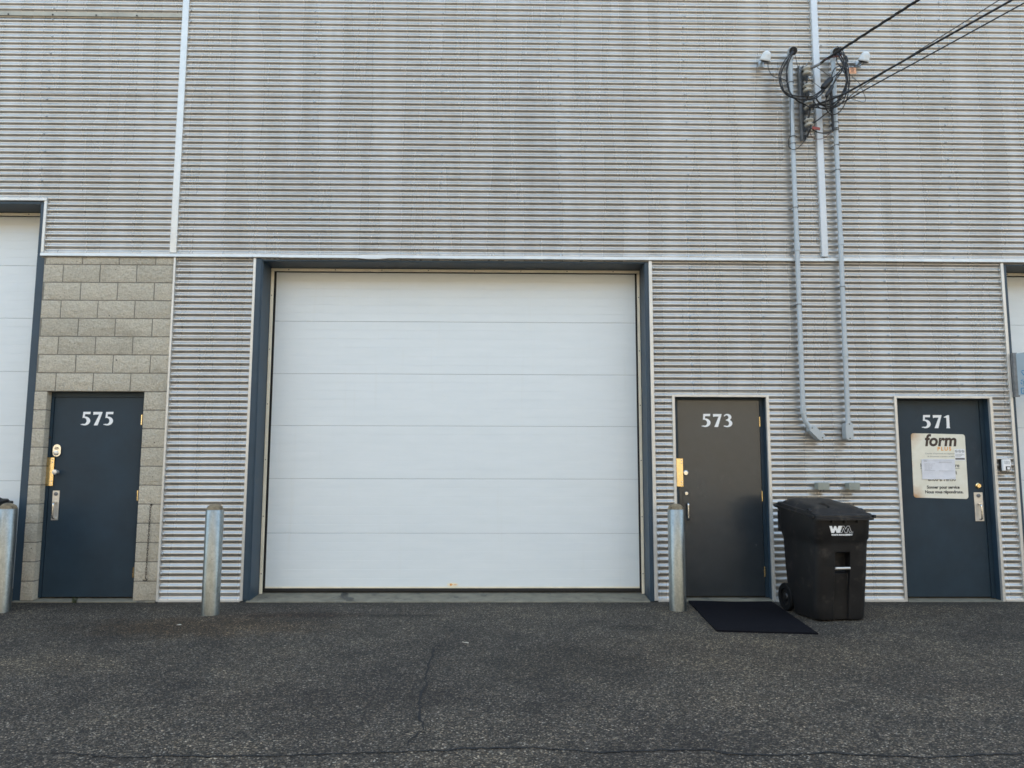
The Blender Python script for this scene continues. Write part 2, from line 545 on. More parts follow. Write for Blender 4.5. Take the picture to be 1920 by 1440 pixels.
def text_mb(s, size, fx, spacing=1.0, bold=0.0, shear=0.0, align='LEFT', mb=None):
    cu = bpy.data.curves.new("lettering", 'FONT')
    cu.body = s
    cu.size = size
    cu.space_character = spacing
    cu.offset = bold
    cu.shear = shear
    cu.align_x = align
    cu.resolution_u = 3
    ob = bpy.data.objects.new("lettering", cu)
    COL.objects.link(ob)
    dg = bpy.context.evaluated_depsgraph_get()
    me = bpy.data.meshes.new_from_object(ob.evaluated_get(dg))
    mb = mb or MB()
    mb.add([fx(v.co.x, v.co.y, 0) for v in me.vertices], [tuple(p.vertices) for p in me.polygons])
    bpy.data.objects.remove(ob)
    bpy.data.curves.remove(cu)
    bpy.data.meshes.remove(me)
    return mb

def on_wall(x0, y, z0, lean=0.0):
    # a flat print on a plane facing -Y
    return lambda a, b, d: (x0 + a * math.cos(lean) + b * math.sin(lean), y + d, z0 - a * math.sin(lean) + b * math.cos(lean))

# ------------------------------------------------------------------ ground
g = MB()
xs = [-220, -60, -14, -7] + [-6.5 + i * 0.5 for i in range(27)] + [7.5, 14, 60, 220]
ys = [-260, -60, -20, -10] + [-9 + i * 0.5 for i in range(18)] + [0.1, 1, 40, 120]
for y in ys:
    for x in xs:
        zz = 0.0
        if -7 < x < 7.5 and -9 < y < -0.9:
            zz = 0.012 * mnoise.noise(Vector((x * 0.45, y * 0.45, 3.1)))
        g.v.append((x, y, zz))
nx = len(xs)
for j in range(len(ys) - 1):
    for i in range(nx - 1):
        g.f.append((j * nx + i, j * nx + i + 1, (j + 1) * nx + i + 1, (j + 1) * nx + i))
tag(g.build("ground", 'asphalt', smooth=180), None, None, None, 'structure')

def ground_z(x, y):
    if -6.5 <= x <= 6.5 and -8.5 <= y < -1.4:
        return 0.012 * mnoise.noise(Vector((x * 0.45, y * 0.45, 3.1)))
    return 0.0

def crack(pts, wid, seed):
    rnd = random.Random(seed)
    mb = MB()
    P = [Vector((a, b, 0)) for a, b in pts]
    Q = []
    for i in range(len(P) - 1):
        n = max(2, int((P[i + 1] - P[i]).length / 0.035))
        for k in range(n):
            Q.append(P[i].lerp(P[i + 1], k / n))
    Q.append(P[-1])
    vs_ = []
    for i, p in enumerate(Q):
        T = (Q[min(i + 1, len(Q) - 1)] - Q[max(0, i - 1)]).normalized()
        nn = Vector((-T.y, T.x, 0))
        c = p + nn * rnd.uniform(-0.010, 0.010) + nn * 0.03 * mnoise.noise(Vector((i * 0.13, seed, 0)))
        fade = min(1, i / 8, (len(Q) - 1 - i) / 8)
        hw = wid * (0.35 + 1.0 * abs(mnoise.noise(Vector((i * 0.09, seed * 3.3, 1)))) + rnd.uniform(0, 0.35)) * fade + 0.0006
        for s in (-1, 1):
            q = c + nn * s * hw
            vs_.append((q.x, q.y, ground_z(q.x, q.y) + 0.004))
    mb.add(vs_, [(2 * i, 2 * i + 2, 2 * i + 3, 2 * i + 1) for i in range(len(Q) - 1)])
    tag(mb.build("pavement_crack", 'crack'), None, None, None, 'structure')

crack([(-2.305, -4.286), (-1.99, -4.296), (-1.765, -4.333), (-1.332, -4.324), (-0.923, -4.307), (-0.458, -4.277), (-0.169, -4.237),
       (0.071, -4.225), (0.364, -4.25), (0.517, -4.301), (0.813, -4.276), (1.052, -4.278), (1.128, -4.336), (1.346, -4.352),
       (1.649, -4.32), (1.888, -4.372), (2.231, -4.369), (2.592, -4.337), (3.2, -4.36)], 0.0085, 1)
crack([(-0.448, -1.894), (-0.506, -2.077), (-0.494, -2.568), (-0.479, -3.287), (-0.456, -3.605), (-0.408, -3.927), (-0.457, -4.167), (-0.458, -4.262)], 0.0075, 2)
crack([(-1.62, -0.06), (-1.35, -0.16), (-1.15, -0.30), (-1.02, -0.36), (-0.95, -0.52), (-0.80, -0.70)], 0.007, 3)

# ------------------------------------------------------------------ the building
B = thing("industrial_building", "corrugated metal industrial building with white overhead doors and numbered dark entrance doors", "building")

core = MB().box(-16, 16, 0.64, 15, -0.2, 8.55).box(-16, -12.2, 0.03, 0.64, 0, 8.55).box(12.2, 16, 0.03, 0.64, 0, 8.55)
core.build("inner_wall", 'roof', B)
MB().box(-16.05, 16.05, -0.06, 15.05, 8.55, 8.75).build("roof_edge", 'flashing', B)

PITCH, AMP, YC = 0.0678, 0.0105, 0.0145

PULL = (-6.5, -5.094, -2.115, -0.665, 0.672, 2.11, 2.913, 4.30, 5.094, 6.5)
def sheet(x0, x1, z0, z1, holes=(), seed=0, zlap=None):
    """one corrugated sheet between heights z0 and z1; holes are (xa, xb, za, zb)"""
    seg = 8
    n = max(1, round((z1 - z0) / PITCH * seg))
    zs = [z0 + (z1 - z0) * i / n for i in range(n + 1)]
    xs_ = {x0, x1}
    k = math.ceil(x0 / 0.355)
    while k * 0.355 < x1:
        if k * 0.355 - x0 > 0.02 and x1 - k * 0.355 > 0.02:
            xs_.add(k * 0.355)
        k += 1
    for h in holes:
        for xx in h[:2]:
            if x0 < xx < x1:
                xs_.add(xx)
        zs = sorted(set(zs) | {q for q in h[2:] if z0 < q < z1})
    for c in PULL:
        for dx in (-0.09, -0.035, 0.0, 0.035, 0.09):
            if x0 + 0.02 < c + dx < x1 - 0.02 and min(abs(q - c - dx) for q in xs_) > 0.012:
                xs_.add(c + dx)
    xs_ = sorted(xs_)
    nx_ = len(xs_)
    mb = MB()
    tilt = 0.0022
    for z in zs:
        fz = (z - z0) / max(1e-6, z1 - z0)
        for x in xs_:
            q = mnoise.noise(Vector((x * 0.7, z * 1.7, seed * 1.7)))
            q2 = mnoise.noise(Vector((x * 0.5 + 9, z * 0.6, seed * 2.9)))
            a = AMP * (1 + 0.05 * q) * (1 - 0.13 * max(math.exp(-((x - c) / 0.05) ** 2) for c in PULL))
            ph = 2 * PI * (z - 3.685 + 0.0022 * q2 + 0.0013 * q) / PITCH
            # flattened-crest sine
            y = YC - a * (math.cos(ph) * 0.94 - 0.06 * math.cos(3 * ph)) - tilt * (1 - fz) + 0.0012 * q2
            mb.v.append((x, y, z))
    for j in range(len(zs) - 1):
        zm = 0.5 * (zs[j] + zs[j + 1])
        for i in range(nx_ - 1):
            xm = 0.5 * (xs_[i] + xs_[i + 1])
            if any(h[0] < xm < h[1] and h[2] < zm < h[3] for h in holes):
                continue
            mb.f.append((j * nx_ + i, j * nx_ + i + 1, (j + 1) * nx_ + i + 1, (j + 1) * nx_ + i))
    return mb.build("siding_sheet", 'siding', B, smooth=60)

scr = MB()
def screw(x, z):
    mt_ = Matrix.Translation((x, YC - AMP - 0.003, z)) @ Matrix.Rotation(R(90), 4, 'X')
    scr.lathe([(0.0105, 0.0), (0.0105, 0.002), (0.006, 0.003), (0.006, 0.007), (0, 0.0075)], 6, mt_)

COVER = 14 * PITCH
UP = [(3.685 + COVER * k) for k in range(6)]
TOPZ = 8.545
COLS_U = (-2.115, -0.665, 0.672, 2.11)
for k in range(6):
    z0, z1 = UP[k], min(TOPZ, UP[k] + COVER + PITCH * 0.9)
    if z0 > TOPZ - 0.1:
        continue
    sheet(-3.566, 3.591, z0, z1, seed=k + 1)
    hole = [(-9.35, -5.03, 3.0, 4.34)]
    sheet(-12.2, -3.637, z0, z1, hole if z0 < 4.4 else (), seed=k + 11)
    sheet(3.661, 12.2, z0, z1, seed=k + 21)
    for i in (1, 4, 7, 10, 13):
        z = z0 + i * PITCH
        if z > 7.2:
            continue
        for x in COLS_U + (-3.545, 3.565, 5.094, 3.69, 6.5):
            screw(x + random.uniform(-0.012, 0.012), z)
        for x in (-5.094, -6.5):
            if z > 4.40:
                screw(x + random.uniform(-0.012, 0.012), z)
LOW = [(0.02, 0.913), (0.913, 1.862), (1.862, 2.811), (2.811, 3.70)]
for k, (z0, z1) in enumerate(LOW):
    z1b = min(3.70, z1 + PITCH * 0.9)
    sheet(-3.566, -2.713, z0, z1b, seed=k + 31)
    if z1b < 2.18:
        sheet(1.688, 1.895, z0, z1b, seed=k + 41)
        sheet(2.930, 4.335, z0, z1b, seed=k + 41)
        sheet(5.395, 5.607, z0, z1b, seed=k + 41)
    else:
        sheet(1.688, 5.607, z0, z1b, [(1.895, 2.93, -1, 2.19), (4.335, 5.395, -1, 2.185)], seed=k + 41)
    for i in (1, 4, 7, 10, 12):
        zz = math.floor((z0 - 3.685) / PITCH + 0.5) * PITCH + 3.685 + i * PITCH
        if zz > 3.66 or zz < 0.1:
            continue
        screw(-3.545, zz)
        for x in (2.112, 2.913, 4.30, 5.087):
            if zz > 2.24 or not (1.9 < x < 2.95 or 4.33 < x < 5.4):
                screw(x + random.uniform(-0.01, 0.01), zz)
        for x in (1.705, 5.59):
            screw(x, zz)
scr.build("siding_screws", 'conduit', B)['kind'] = 'stuff'

def trim(name, x0, x1, y0, y1, z0, z1, mat='flashing', bev=0.002):
    return MB().box(x0, x1, y0, y1, z0, z1).build(name, mat, B, bevel=bev)

# mid-height drip flashing in three lengths, the middle one dented
def drip(x0, x1, dz, dent=None):
    mb = MB()
    n = max(2, int((x1 - x0) / 0.12))
    prof = [(0.012, 3.748), (-0.012, 3.742), (-0.020, 3.736), (-0.024, 3.704), (-0.019, 3.699), (0.012, 3.701)]
    for i in range(n + 1):
        x = x0 + (x1 - x0) * i / n
        wv = 0.0022 * mnoise.noise(Vector((x * 1.3, 0, dz * 90))) + dz
        for j, (y, z) in enumerate(prof):
            d = 0
            if dent:
                d = math.exp(-((x - dent) / 0.10) ** 2)
            if j in (2, 3, 4):
                y = y + 0.012 * d - (0.004 * math.exp(-((x - dent - 0.2) / 0.1) ** 2) if dent else 0)
                z = z + (0.010 * d if j == 2 else -0.012 * d)
            mb.v.append((x, y, z + wv))
    p = len(prof)
    for i in range(n):
        for j in range(p):
            a, b = i * p + j, i * p + (j + 1) % p
            mb.f.append((a, b, b + p, a + p))
    mb.f.append(tuple(range(p)))
    mb.f.append(tuple(reversed(range(n * p, n * p + p))))
    return mb.build("drip_flashing", 'flashing', B, smooth=25)
drip(-5.035, -2.43, 0.0)
drip(-2.428, 3.615, -0.002, -1.40)
drip(3.617, 12.2, 0.001)

# upright trims
trim("joint_trim", -3.638, -3.565, -0.008, 0.03, 3.749, 8.54, 'flashing', 0.004)
trim("joint_trim", 3.590, 3.662, -0.028, 0.03, 3.749, 8.54, 'pale_trim', 0.005)
trim("corner_trim", -3.585, -3.563, -0.010, 0.03, 0.005, 3.70)
trim("edge_trim", -2.714, -2.686, -0.006, 0.03, 0.01, 3.70)
trim("edge_trim", 1.652, 1.689, -0.006, 0.03, 0.01, 3.70)
trim("edge_trim", 5.606, 5.638, -0.006, 0.03, 2.25, 3.72)
trim("edge_trim", 5.607, 5.639, -0.008, 0.03, 0.01, 2.25)
trim("edge_trim", -5.041, -5.012, -0.006, 0.03, 3.748, 4.328)
trim("head_trim", -9.4, -5.012, -0.012, 0.03, 4.328, 4.366, 'flashing', 0.004)
trim("base_trim", -3.562, -2.715, -0.012, 0.03, 0.0, 0.022)
trim("base_trim", 1.690, 1.882, -0.012, 0.03, 0.0, 0.022)
trim("base_trim", 2.946, 4.322, -0.012, 0.03, -0.004, 0.020)
trim("base_trim", 5.412, 5.605, -0.012, 0.03, 0.0, 0.022)
# flat lap strip on the upper left
trim("lap_strip", -12.2, -3.64, -0.004, 0.006, 6.507, 6.556, 'lap', 0.001)
ls = MB()
for x in (-5.10, -4.61, -4.15, -5.6, -6.1):
    ls.lathe([(0.011, 0), (0.011, 0.002), (0.007, 0.003), (0.007, 0.007), (0, 0.0075)], 6, Matrix.Translation((x, -0.004, 6.520)) @ Matrix.Rotation(R(90), 4, 'X'))
ls.build("lap_strip_screws", 'wire', B)['kind'] = 'stuff'
# entrance door trims
for (xa, xb, za) in ((1.883, 2.945, 2.205), (4.323, 5.411, 2.199)):
    trim("door_trim", xa, xa + 0.029, -0.006, 0.05, 0.0, za)
    trim("door_trim", xb - 0.032, xb, -0.006, 0.05, 0.0, za)
    trim("door_trim", xa + 0.029, xb - 0.032, -0.006, 0.05, za - 0.026, za)

# ---- concrete block bay
bw = MB()
bw.box(-5.0, -4.872, 0.008, 0.5, 0.0, 2.213).box(-3.826, -3.585, 0.008, 0.5, 0.0, 2.213).box(-5.0, -3.585, 0.008, 0.5, 2.214, 3.70)
bwall = bw.build("block_wall", 'mortar', B)
bwall['label'] = "tan split-face concrete block bay around the door marked 575"
def block(x0, x1, z0, z1, seed):
    j = 0.006
    x0 += j; x1 -= j; z0 += j; z1 -= j
    nx_, nz_ = max(2, round((x1 - x0) / 0.05)), max(2, round((z1 - z0) / 0.05))
    mb = MB()
    for jz in range(nz_ + 1):
        for ix in range(nx_ + 1):
            x = x0 + (x1 - x0) * ix / nx_
            z = z0 + (z1 - z0) * jz / nz_
            edge = ix in (0, nx_) or jz in (0, nz_)
            y = 0.004 if edge else -0.004 + 0.007 * mnoise.noise(Vector((x * 14, z * 14, seed)))
            if edge:
                x += 0.0025 * mnoise.noise(Vector((x * 30, z * 30, seed + 5)))
                z += 0.0025 * mnoise.noise(Vector((x * 30, z * 30, seed + 9)))
            mb.v.append((x, y, z))
    W_ = nx_ + 1
    for jz in range(nz_):
        for ix in range(nx_):
            mb.f.append((jz * W_ + ix, jz * W_ + ix + 1, (jz + 1) * W_ + ix + 1, (jz + 1) * W_ + ix))
    rim = [i for i in range(W_)] + [jz * W_ + nx_ for jz in range(1, nz_ + 1)] + [nz_ * W_ + i for i in range(nx_ - 1, -1, -1)] + [jz * W_ for jz in range(nz_ - 1, 0, -1)]
    o = len(mb.v)
    for i in rim:
        v = mb.v[i]
        mb.v.append((v[0], 0.05, v[2]))
    for k in range(len(rim)):
        k2 = (k + 1) % len(rim)
        mb.f.append((rim[k2], rim[k], o + k, o + k2))
    mb.build("concrete_block", 'block', bwall, smooth=50)
XL, XR, OL, OR = -5.0, -3.586, -4.868, -3.829
for r in range(19):
    z0 = 0.013 + 0.2 * r
    z1 = min(z0 + 0.2, 3.699)
    if r < 11:
        block(XL - 0.004, OL + 0.005, z0, z1, r)
        block(OR - 0.005, XR + 0.004, z0, z1, r + 0.5)
    else:
        x = -4.786 - 0.4 if r % 2 else -4.585 - 0.4
        if r % 2 == 0:
            x -= 0.4
        while x < XR:
            a, b2 = max(x, XL), min(x + 0.4, XR)
            if b2 - a > 0.03:
                block(a, b2, z0, z1, r * 7 + x)
            x += 0.4
# return faces of the blocks beside the door opening
for (xx, s) in ((OL, 1), (OR, -1)):
    for r in range(11):
        z0 = 0.013 + 0.2 * r
        MB().box(min(xx, xx - s * 0.09), max(xx, xx - s * 0.09), 0.052, 0.2, z0 + 0.005, z0 + 0.195).build("concrete_block", 'block', bwall, bevel=0.004)

# ---- sills
def sill(x0, x1, y0, y1, z0f, z0b, name="concrete_sill"):
    mb = MB()
    n = max(2, int((x1 - x0) / 0.25))
    for i in range(n + 1):
        x = x0 + (x1 - x0) * i / n
        e = 0.005 * mnoise.noise(Vector((x * 3, 1, y0)))
        for (y, z) in ((y0 + e, -0.1), (y0 + e, z0f - 0.006), (y0 + 0.012 + e, z0f), (y1, z0b), (y1, -0.1)):
            mb.v.append((x, y, z))
    for i in range(n):
        for j in range(5):
            a, b = i * 5 + j, i * 5 + (j + 1) % 5
            mb.f.append((a, a + 5, b + 5, b))
    mb.f.append((4, 3, 2, 1, 0))
    mb.f.append(tuple(range(n * 5, n * 5 + 5)))
    return mb.build(name, 'concrete', B)
sill(-2.640, 1.600, -0.035, 0.62, 0.010, 0.055)
sill(-5.06, -3.59, -0.030, 0.30, 0.012, 0.030)
sill(1.915, 2.911, -0.030, 0.30, 0.014, 0.038)
sill(4.355, 5.376, -0.030, 0.30, 0.004, 0.025)
sill(5.69, 10, -0.035, 0.62, 0.010, 0.055)
sill(-9.4, -5.1, -0.035, 0.62, 0.010, 0.055)
st = MB()
pts = [(-1.672, 0.36), (-1.64, 0.30), (-1.655, 0.22), (-1.60, 0.14), (-1.545, 0.12), (-1.53, 0.06), (-1.545, 0.01), (-1.50, -0.018), (-1.60, -0.02), (-1.605, 0.03), (-1.66, 0.10), (-1.70, 0.20), (-1.715, 0.30), (-1.705, 0.36)]
st.poly(pts, lambda a, b, d: (a, b, 0.010 + (b + 0.023) / 0.643 * 0.045 + 0.005))
st.build("damp_stain", 'wet', B)

# ---- overhead doors
def overhead(x0, x1, seams, zhead, label, stop_l=True, stop_r=True, strip_l=None, strip_r=None):
    """opening between x0 and x1; seams are the panel heights from bottom to top"""
    YD = 0.36
    s = MB()
    s.box(x0, x1, YD + 0.012, 0.62, 0.04, zhead)                          # dark seal and gap round the curtain
    s.box(x0 + 0.034, x1 - 0.034, YD - 0.012, YD + 0.012, seams[0] - 0.034, seams[0] - 0.006)
    root = s.build("overhead_door", 'black', B)
    root['label'] = label
    xa, xb = x0 + 0.047, x1 - 0.044
    for k in range(len(seams) - 1):
        z0, z1 = seams[k] + 0.0008, seams[k + 1] - 0.0008
        mb = MB()
        zs = [(z0, 0.0035), (z0 + 0.003, 0.0)]
        nr = 6
        for q in range(1, nr):
            zc = z0 + (z1 - z0) * q / nr
            zs += [(zc - 0.003, 0.0), (zc, 0.0015), (zc + 0.003, 0.0)]
        zs += [(z1 - 0.003, 0.0), (z1, 0.0035)]
        NX = 14
        for (z, d) in zs:
            for i in range(NX + 1):
                x = xa + (xb - xa) * i / NX
                wob = 0.0025 * mnoise.noise(Vector((x * 0.8, z * 1.5, x0)))
                mb.v.append((x, YD + d + wob, z))
        for j in range(len(zs) - 1):
            for i in range(NX):
                a = j * (NX + 1) + i
                mb.f.append((a, a + 1, a + NX + 2, a + NX + 1))
        mb.build("door_panel", 'white_door', root)
    MB().box(xa, xb, YD - 0.004, YD + 0.006, seams[0] - 0.006, seams[0] + 0.012).build("bottom_rail", 'stop_trim', root, bevel=0.002)
    # stop trims on the reveal
    if stop_l:
        MB().box(x0, x0 + 0.034, 0.300, 0.312, 0.035, zhead - 0.036).build("stop_trim", 'stop_trim', root, bevel=0.002)
    if stop_r:
        MB().box(x1 - 0.030, x1, 0.300, 0.312, 0.035, zhead - 0.036).build("stop_trim", 'stop_trim', root, bevel=0.002)
    MB().box(x0, x1, 0.298, 0.312, zhead - 0.034, zhead - 0.003).build("stop_trim", 'stop_trim', root, bevel=0.002)
    sc_ = MB()
    for x_ in ([x0 + 0.017] if stop_l else []) + ([x1 - 0.015] if stop_r else []):
        for q in range(6):
            sc_.lathe([(0.006, 0), (0.006, 0.002), (0, 0.004)], 6, Matrix.Translation((x_, 0.300, 0.25 + q * 0.62)) @ Matrix.Rotation(R(90), 4, 'X'))
    for q in range(8):
        sc_.lathe([(0.006, 0), (0.006, 0.002), (0, 0.004)], 6, Matrix.Translation((x0 + 0.2 + q * 0.53, 0.298, zhead - 0.018)) @ Matrix.Rotation(R(90), 4, 'X'))
    sc_.build("trim_screws", 'wire', root)['kind'] = 'stuff'
    return root

main = overhead(-2.609, 1.605, [0.092, 0.681, 1.281, 1.872, 2.46, 3.063, 3.634], 3.667, "large closed white overhead door between the doors marked 575 and 573")
lft = overhead(-9.30, -5.088, [0.092, 0.64, 1.25, 1.86, 2.47, 3.08, 3.69, 4.27], 4.295, "tall white overhead door cut off by the left edge")
rgt = overhead(5.681, 9.9, [0.092, 0.681, 1.281, 1.872, 2.46, 3.063, 3.634], 3.667, "white overhead door cut off by the right edge")
# oval sticker near the bottom of the main door
ov = MB()
ov.poly([(0.062 * math.cos(2 * PI * k / 20), 0.021 * math.sin(2 * PI * k / 20)) for k in range(20)], on_wall(-0.505, 0.3545, 0.125), 0.0015)
ov.build("oval_sticker", 'stop_trim', main)
ov = MB()
ov.poly([(0.012 * math.cos(2 * PI * k / 12), 0.013 * math.sin(2 * PI * k / 12)) for k in range(12)], on_wall(-0.525, 0.3538, 0.125))
for dx in (-0.004, 0.014, 0.030):
    ov.add([(-0.505 + dx, 0.3538, 0.121), (-0.505 + dx + 0.010, 0.3538, 0.121), (-0.505 + dx + 0.010, 0.3538, 0.129), (-0.505 + dx, 0.3538, 0.129)], [(0, 1, 2, 3)])
ov.build("sticker_print", 'orange_ink', main)

def jamb(x0, x1, y0, y1, z0, z1, name="jamb"):
    return MB().box(x0, x1, y0, y1, z0, z1).build(name, 'blue_paint', B, bevel=0.004)
# main opening: front strips and deeper reveal boards
jamb(-2.686, -2.612, 0.012, 0.63, 0.0, 3.70)
jamb(-2.700, -2.626, 0.0, 0.0119, 0.02, 3.698, "jamb_face")
jamb(1.6085, 1.652, 0.012, 0.63, 0.0, 3.70)
jamb(-2.6119, 1.6084, 0.010, 0.63, 3.668, 3.71, "head_board")
jamb(-5.0005, -5.085, 0.012, 0.63, 0.0, 3.70)if False else jamb(-5.087, -5.002, 0.012, 0.63, 0.0, 3.735)
jamb(-5.087, -5.030, 0.012, 0.63, 3.736, 4.33)
jamb(-9.4, -5.088, 0.010, 0.63, 4.296, 4.34, "head_board")
jamb(5.639, 5.681, 0.012, 0.63, 0.0, 3.70)
jamb(5.6815, 10, 0.010, 0.63, 3.668, 3.71, "head_board")
jamb(9.9, 10, 0.012, 0.63, 0.0, 3.70)
jamb(-9.4, -9.3, 0.012, 0.63, 0.0, 4.3)

# ---- numerals (flared heavy strokes)
def arc(cx, cy, rx, ry, a0, a1, n=14):
    return [(cx + rx * math.cos(R(a0 + (a1 - a0) * k / n)), cy + ry * math.sin(R(a0 + (a1 - a0) * k / n))) for k in range(n + 1)]
def outline(ch):
    if ch == '7':
        return [(0.02, 1.0), (0.64, 1.0), (0.64, 0.955), (0.365, 0.0), (0.10, 0.0), (0.425, 0.805), (0.15, 0.805), (0.075, 0.785), (0.03, 0.77)]
    if ch == '1':
        return [(0.02, 0.86), (0.10, 0.90), (0.20, 0.955), (0.27, 1.0), (0.40, 1.0), (0.395, 0.12), (0.42, 0.0), (0.15, 0.0), (0.185, 0.12), (0.19, 0.80), (0.13, 0.80), (0.02, 0.81)]
    if ch == '5':
        o = [(0.12, 1.0), (0.62, 1.01), (0.60, 0.83), (0.245, 0.835), (0.225, 0.655)]
        o += arc(0.25, 0.325, 0.37, 0.33, 88, -118, 18)
        o += [(-0.01, 0.035), (-0.015, 0.10), (0.07, 0.09)]
        o += arc(0.195, 0.325, 0.18, 0.225, -115, 85, 16)
        o += [(0.16, 0.565), (0.085, 0.545)]
        return o
    if ch == '3':
        o = [(0.02, 0.80), (0.03, 0.90)]
        o += arc(0.27, 0.765, 0.285, 0.245, 128, -42, 14)
        o += arc(0.25, 0.285, 0.36, 0.295, 58, -118, 16)
        o += [(0.0, 0.045), (-0.01, 0.11), (0.06, 0.10)]
        o += arc(0.20, 0.285, 0.175, 0.20, -112, 74, 12)
        o += [(0.15, 0.50), (0.15, 0.555)]
        o += arc(0.205, 0.745, 0.135, 0.155, -62, 112, 12)
        o += [(0.08, 0.83)]
        return o
def number(s, x0, y, z0, h, parent, step=0.72):
    x = x0
    for ch in s:
        mb = MB()
        mb.poly([(p[0] * h * 1.08, p[1] * h) for p in outline(ch)], on_wall(x, y, z0), 0.0012)
        mb.build("digit", 'white', parent)
        x += h * (step if ch != '1' else 0.6)

# ---- entrance doors
def leaf(x0, x1, z0, z1, y, mat, label):
    o = MB().box(x0, x1, y, y + 0.045, z0, z1).build("entrance_door", mat, B, bevel=0.003, seg=2)
    o['label'] = label
    return o
def plate(name, x0, x1, y0, y1, z0, z1, mat, parent, bev=0.002):
    return MB().box(x0, x1, y0, y1, z0, z1).build(name, mat, parent, bevel=bev, seg=2, smooth=40)
def rounded(x0, x1, z0, z1, r, y, d, name, mat, parent):
    P = []
    for (cx, cz, a) in ((x1 - r, z1 - r, 0), (x0 + r, z1 - r, 90), (x0 + r, z0 + r, 180), (x1 - r, z0 + r, 270)):
        P += arc(cx, cz, r, r, a, a + 90, 6)
    mb = MB()
    mb.poly(P, lambda a, b, q: (a, y + q, b), d)
    return mb.build(name, mat, parent)
def lathe_y(name, prof, x, y, z, mat, parent, n=18):
    # axis pointing out of the wall (-Y)
    return MB().lathe(prof, n, Matrix.Translation((x, y, z)) @ Matrix.Rotation(R(90), 4, 'X')).build(name, mat, parent, smooth=40)
def hinge(x, y, z, parent, mat='brass'):
    mb = MB().box(x - 0.007, x + 0.007, y - 0.004, y + 0.02, z - 0.055, z + 0.055)
    for k in range(5):
        mb.tube([(x, y - 0.006, z - 0.055 + k * 0.0222), (x, y - 0.006, z - 0.055 + k * 0.0222 + 0.0205)], 0.008, 8)
    mb.build("hinge", mat, parent, smooth=40)
def guard(x0, x1, y, z0, z1, parent):
    plate("guard_plate", x0, x1, y - 0.006, y, z0, z1, 'brass', parent, 0.004)
    mb = MB()
    for z in (z0 + 0.02, z0 + 0.052, z1 - 0.02, z1 - 0.052):
        mb.lathe([(0.0065, 0), (0.0065, 0.002), (0.004, 0.0045), (0, 0.005)], 10, Matrix.Translation((x1 - 0.018, y - 0.006, z)) @ Matrix.Rotation(R(90), 4, 'X'))
    mb.build("guard_bolts", 'steel', parent, smooth=40)
def pull(x0, x1, y, z0, z1, parent, mat='steel', gripmat='chrome'):
    plate("pull_handle", x0, x1, y - 0.005, y, z0, z1, mat, parent, 0.004)
    xm = 0.5 * (x0 + x1)
    zt = z0 + (z1 - z0) * 0.58
    mb = MB()
    mb.tube([(xm, y - 0.004, zt), (xm, y - 0.04, zt - 0.008), (xm, y - 0.047, zt - 0.03), (xm, y - 0.047, z0 + 0.05), (xm, y - 0.04, z0 + 0.028), (xm, y - 0.004, z0 + 0.02)], 0.010, 10, True, 4)
    mb.box(xm - 0.018, xm + 0.018, y - 0.035, y - 0.005, zt + 0.004, zt + 0.014)
    mb.build("grip", gripmat, parent, smooth=40)
    lathe_y("lock_cylinder", [(0.020, 0), (0.020, 0.008), (0.016, 0.011), (0, 0.011)], xm, y - 0.005, z1 - 0.035, 'galv', parent)

Yd = 0.098
d575 = leaf(-4.831, -3.882, 0.036, 2.157, Yd, 'door_blue', "dark blue metal door marked 575 with a brass guard and steel pull, in the block bay")
frame = MB().box(-4.8675, -4.835, Yd - 0.008, 0.2, 0.03, 2.212).box(-3.878, -3.8295, Yd - 0.008, 0.2, 0.03, 2.212).box(-4.835, -3.878, Yd - 0.0081, 0.2, 2.161, 2.212)
frame.build("door_frame", 'door_blue', B)
MB().box(-4.834, -3.879, Yd + 0.02, 0.2, 0.03, 2.16).build("door_gap", 'black', B)
number("575", -4.536, Yd - 0.0014, 1.853, 0.146, d575, 0.84)
for z in (1.915, 1.10, 0.29):
    hinge(-3.881, Yd, z, d575)
rounded(-4.806, -4.722, 1.515, 1.645, 0.041, Yd - 0.022, 0.021, "keypad_lock", 'chrome', d575)
lathe_y("keypad_knob", [(0.026, 0), (0.024, 0.012), (0.012, 0.016), (0, 0.016)], -4.770, Yd - 0.022, 1.552, 'steel', d575)
MB().box(-4.790, -4.744, Yd - 0.0232, Yd - 0.0225, 1.592, 1.602).box(-4.786, -4.748, Yd - 0.0232, Yd - 0.0225, 1.608, 1.616).build("keypad_print", 'ink', d575)
guard(-4.868, -4.785, Yd - 0.009, 1.200, 1.506, d575)
lathe_y("knob", [(0.020, 0), (0.017, 0.008), (0.014, 0.03), (0.026, 0.038), (0.030, 0.05), (0.026, 0.062), (0, 0.068)], -4.752, Yd, 1.348, 'steel', d575)
pull(-4.787, -4.712, Yd, 0.838, 1.152, d575)
lathe_y("strike_hole", [(0.012, 0), (0.012, 0.003), (0, 0.003)], -4.853, Yd - 0.008, 1.72, 'rust', d575)

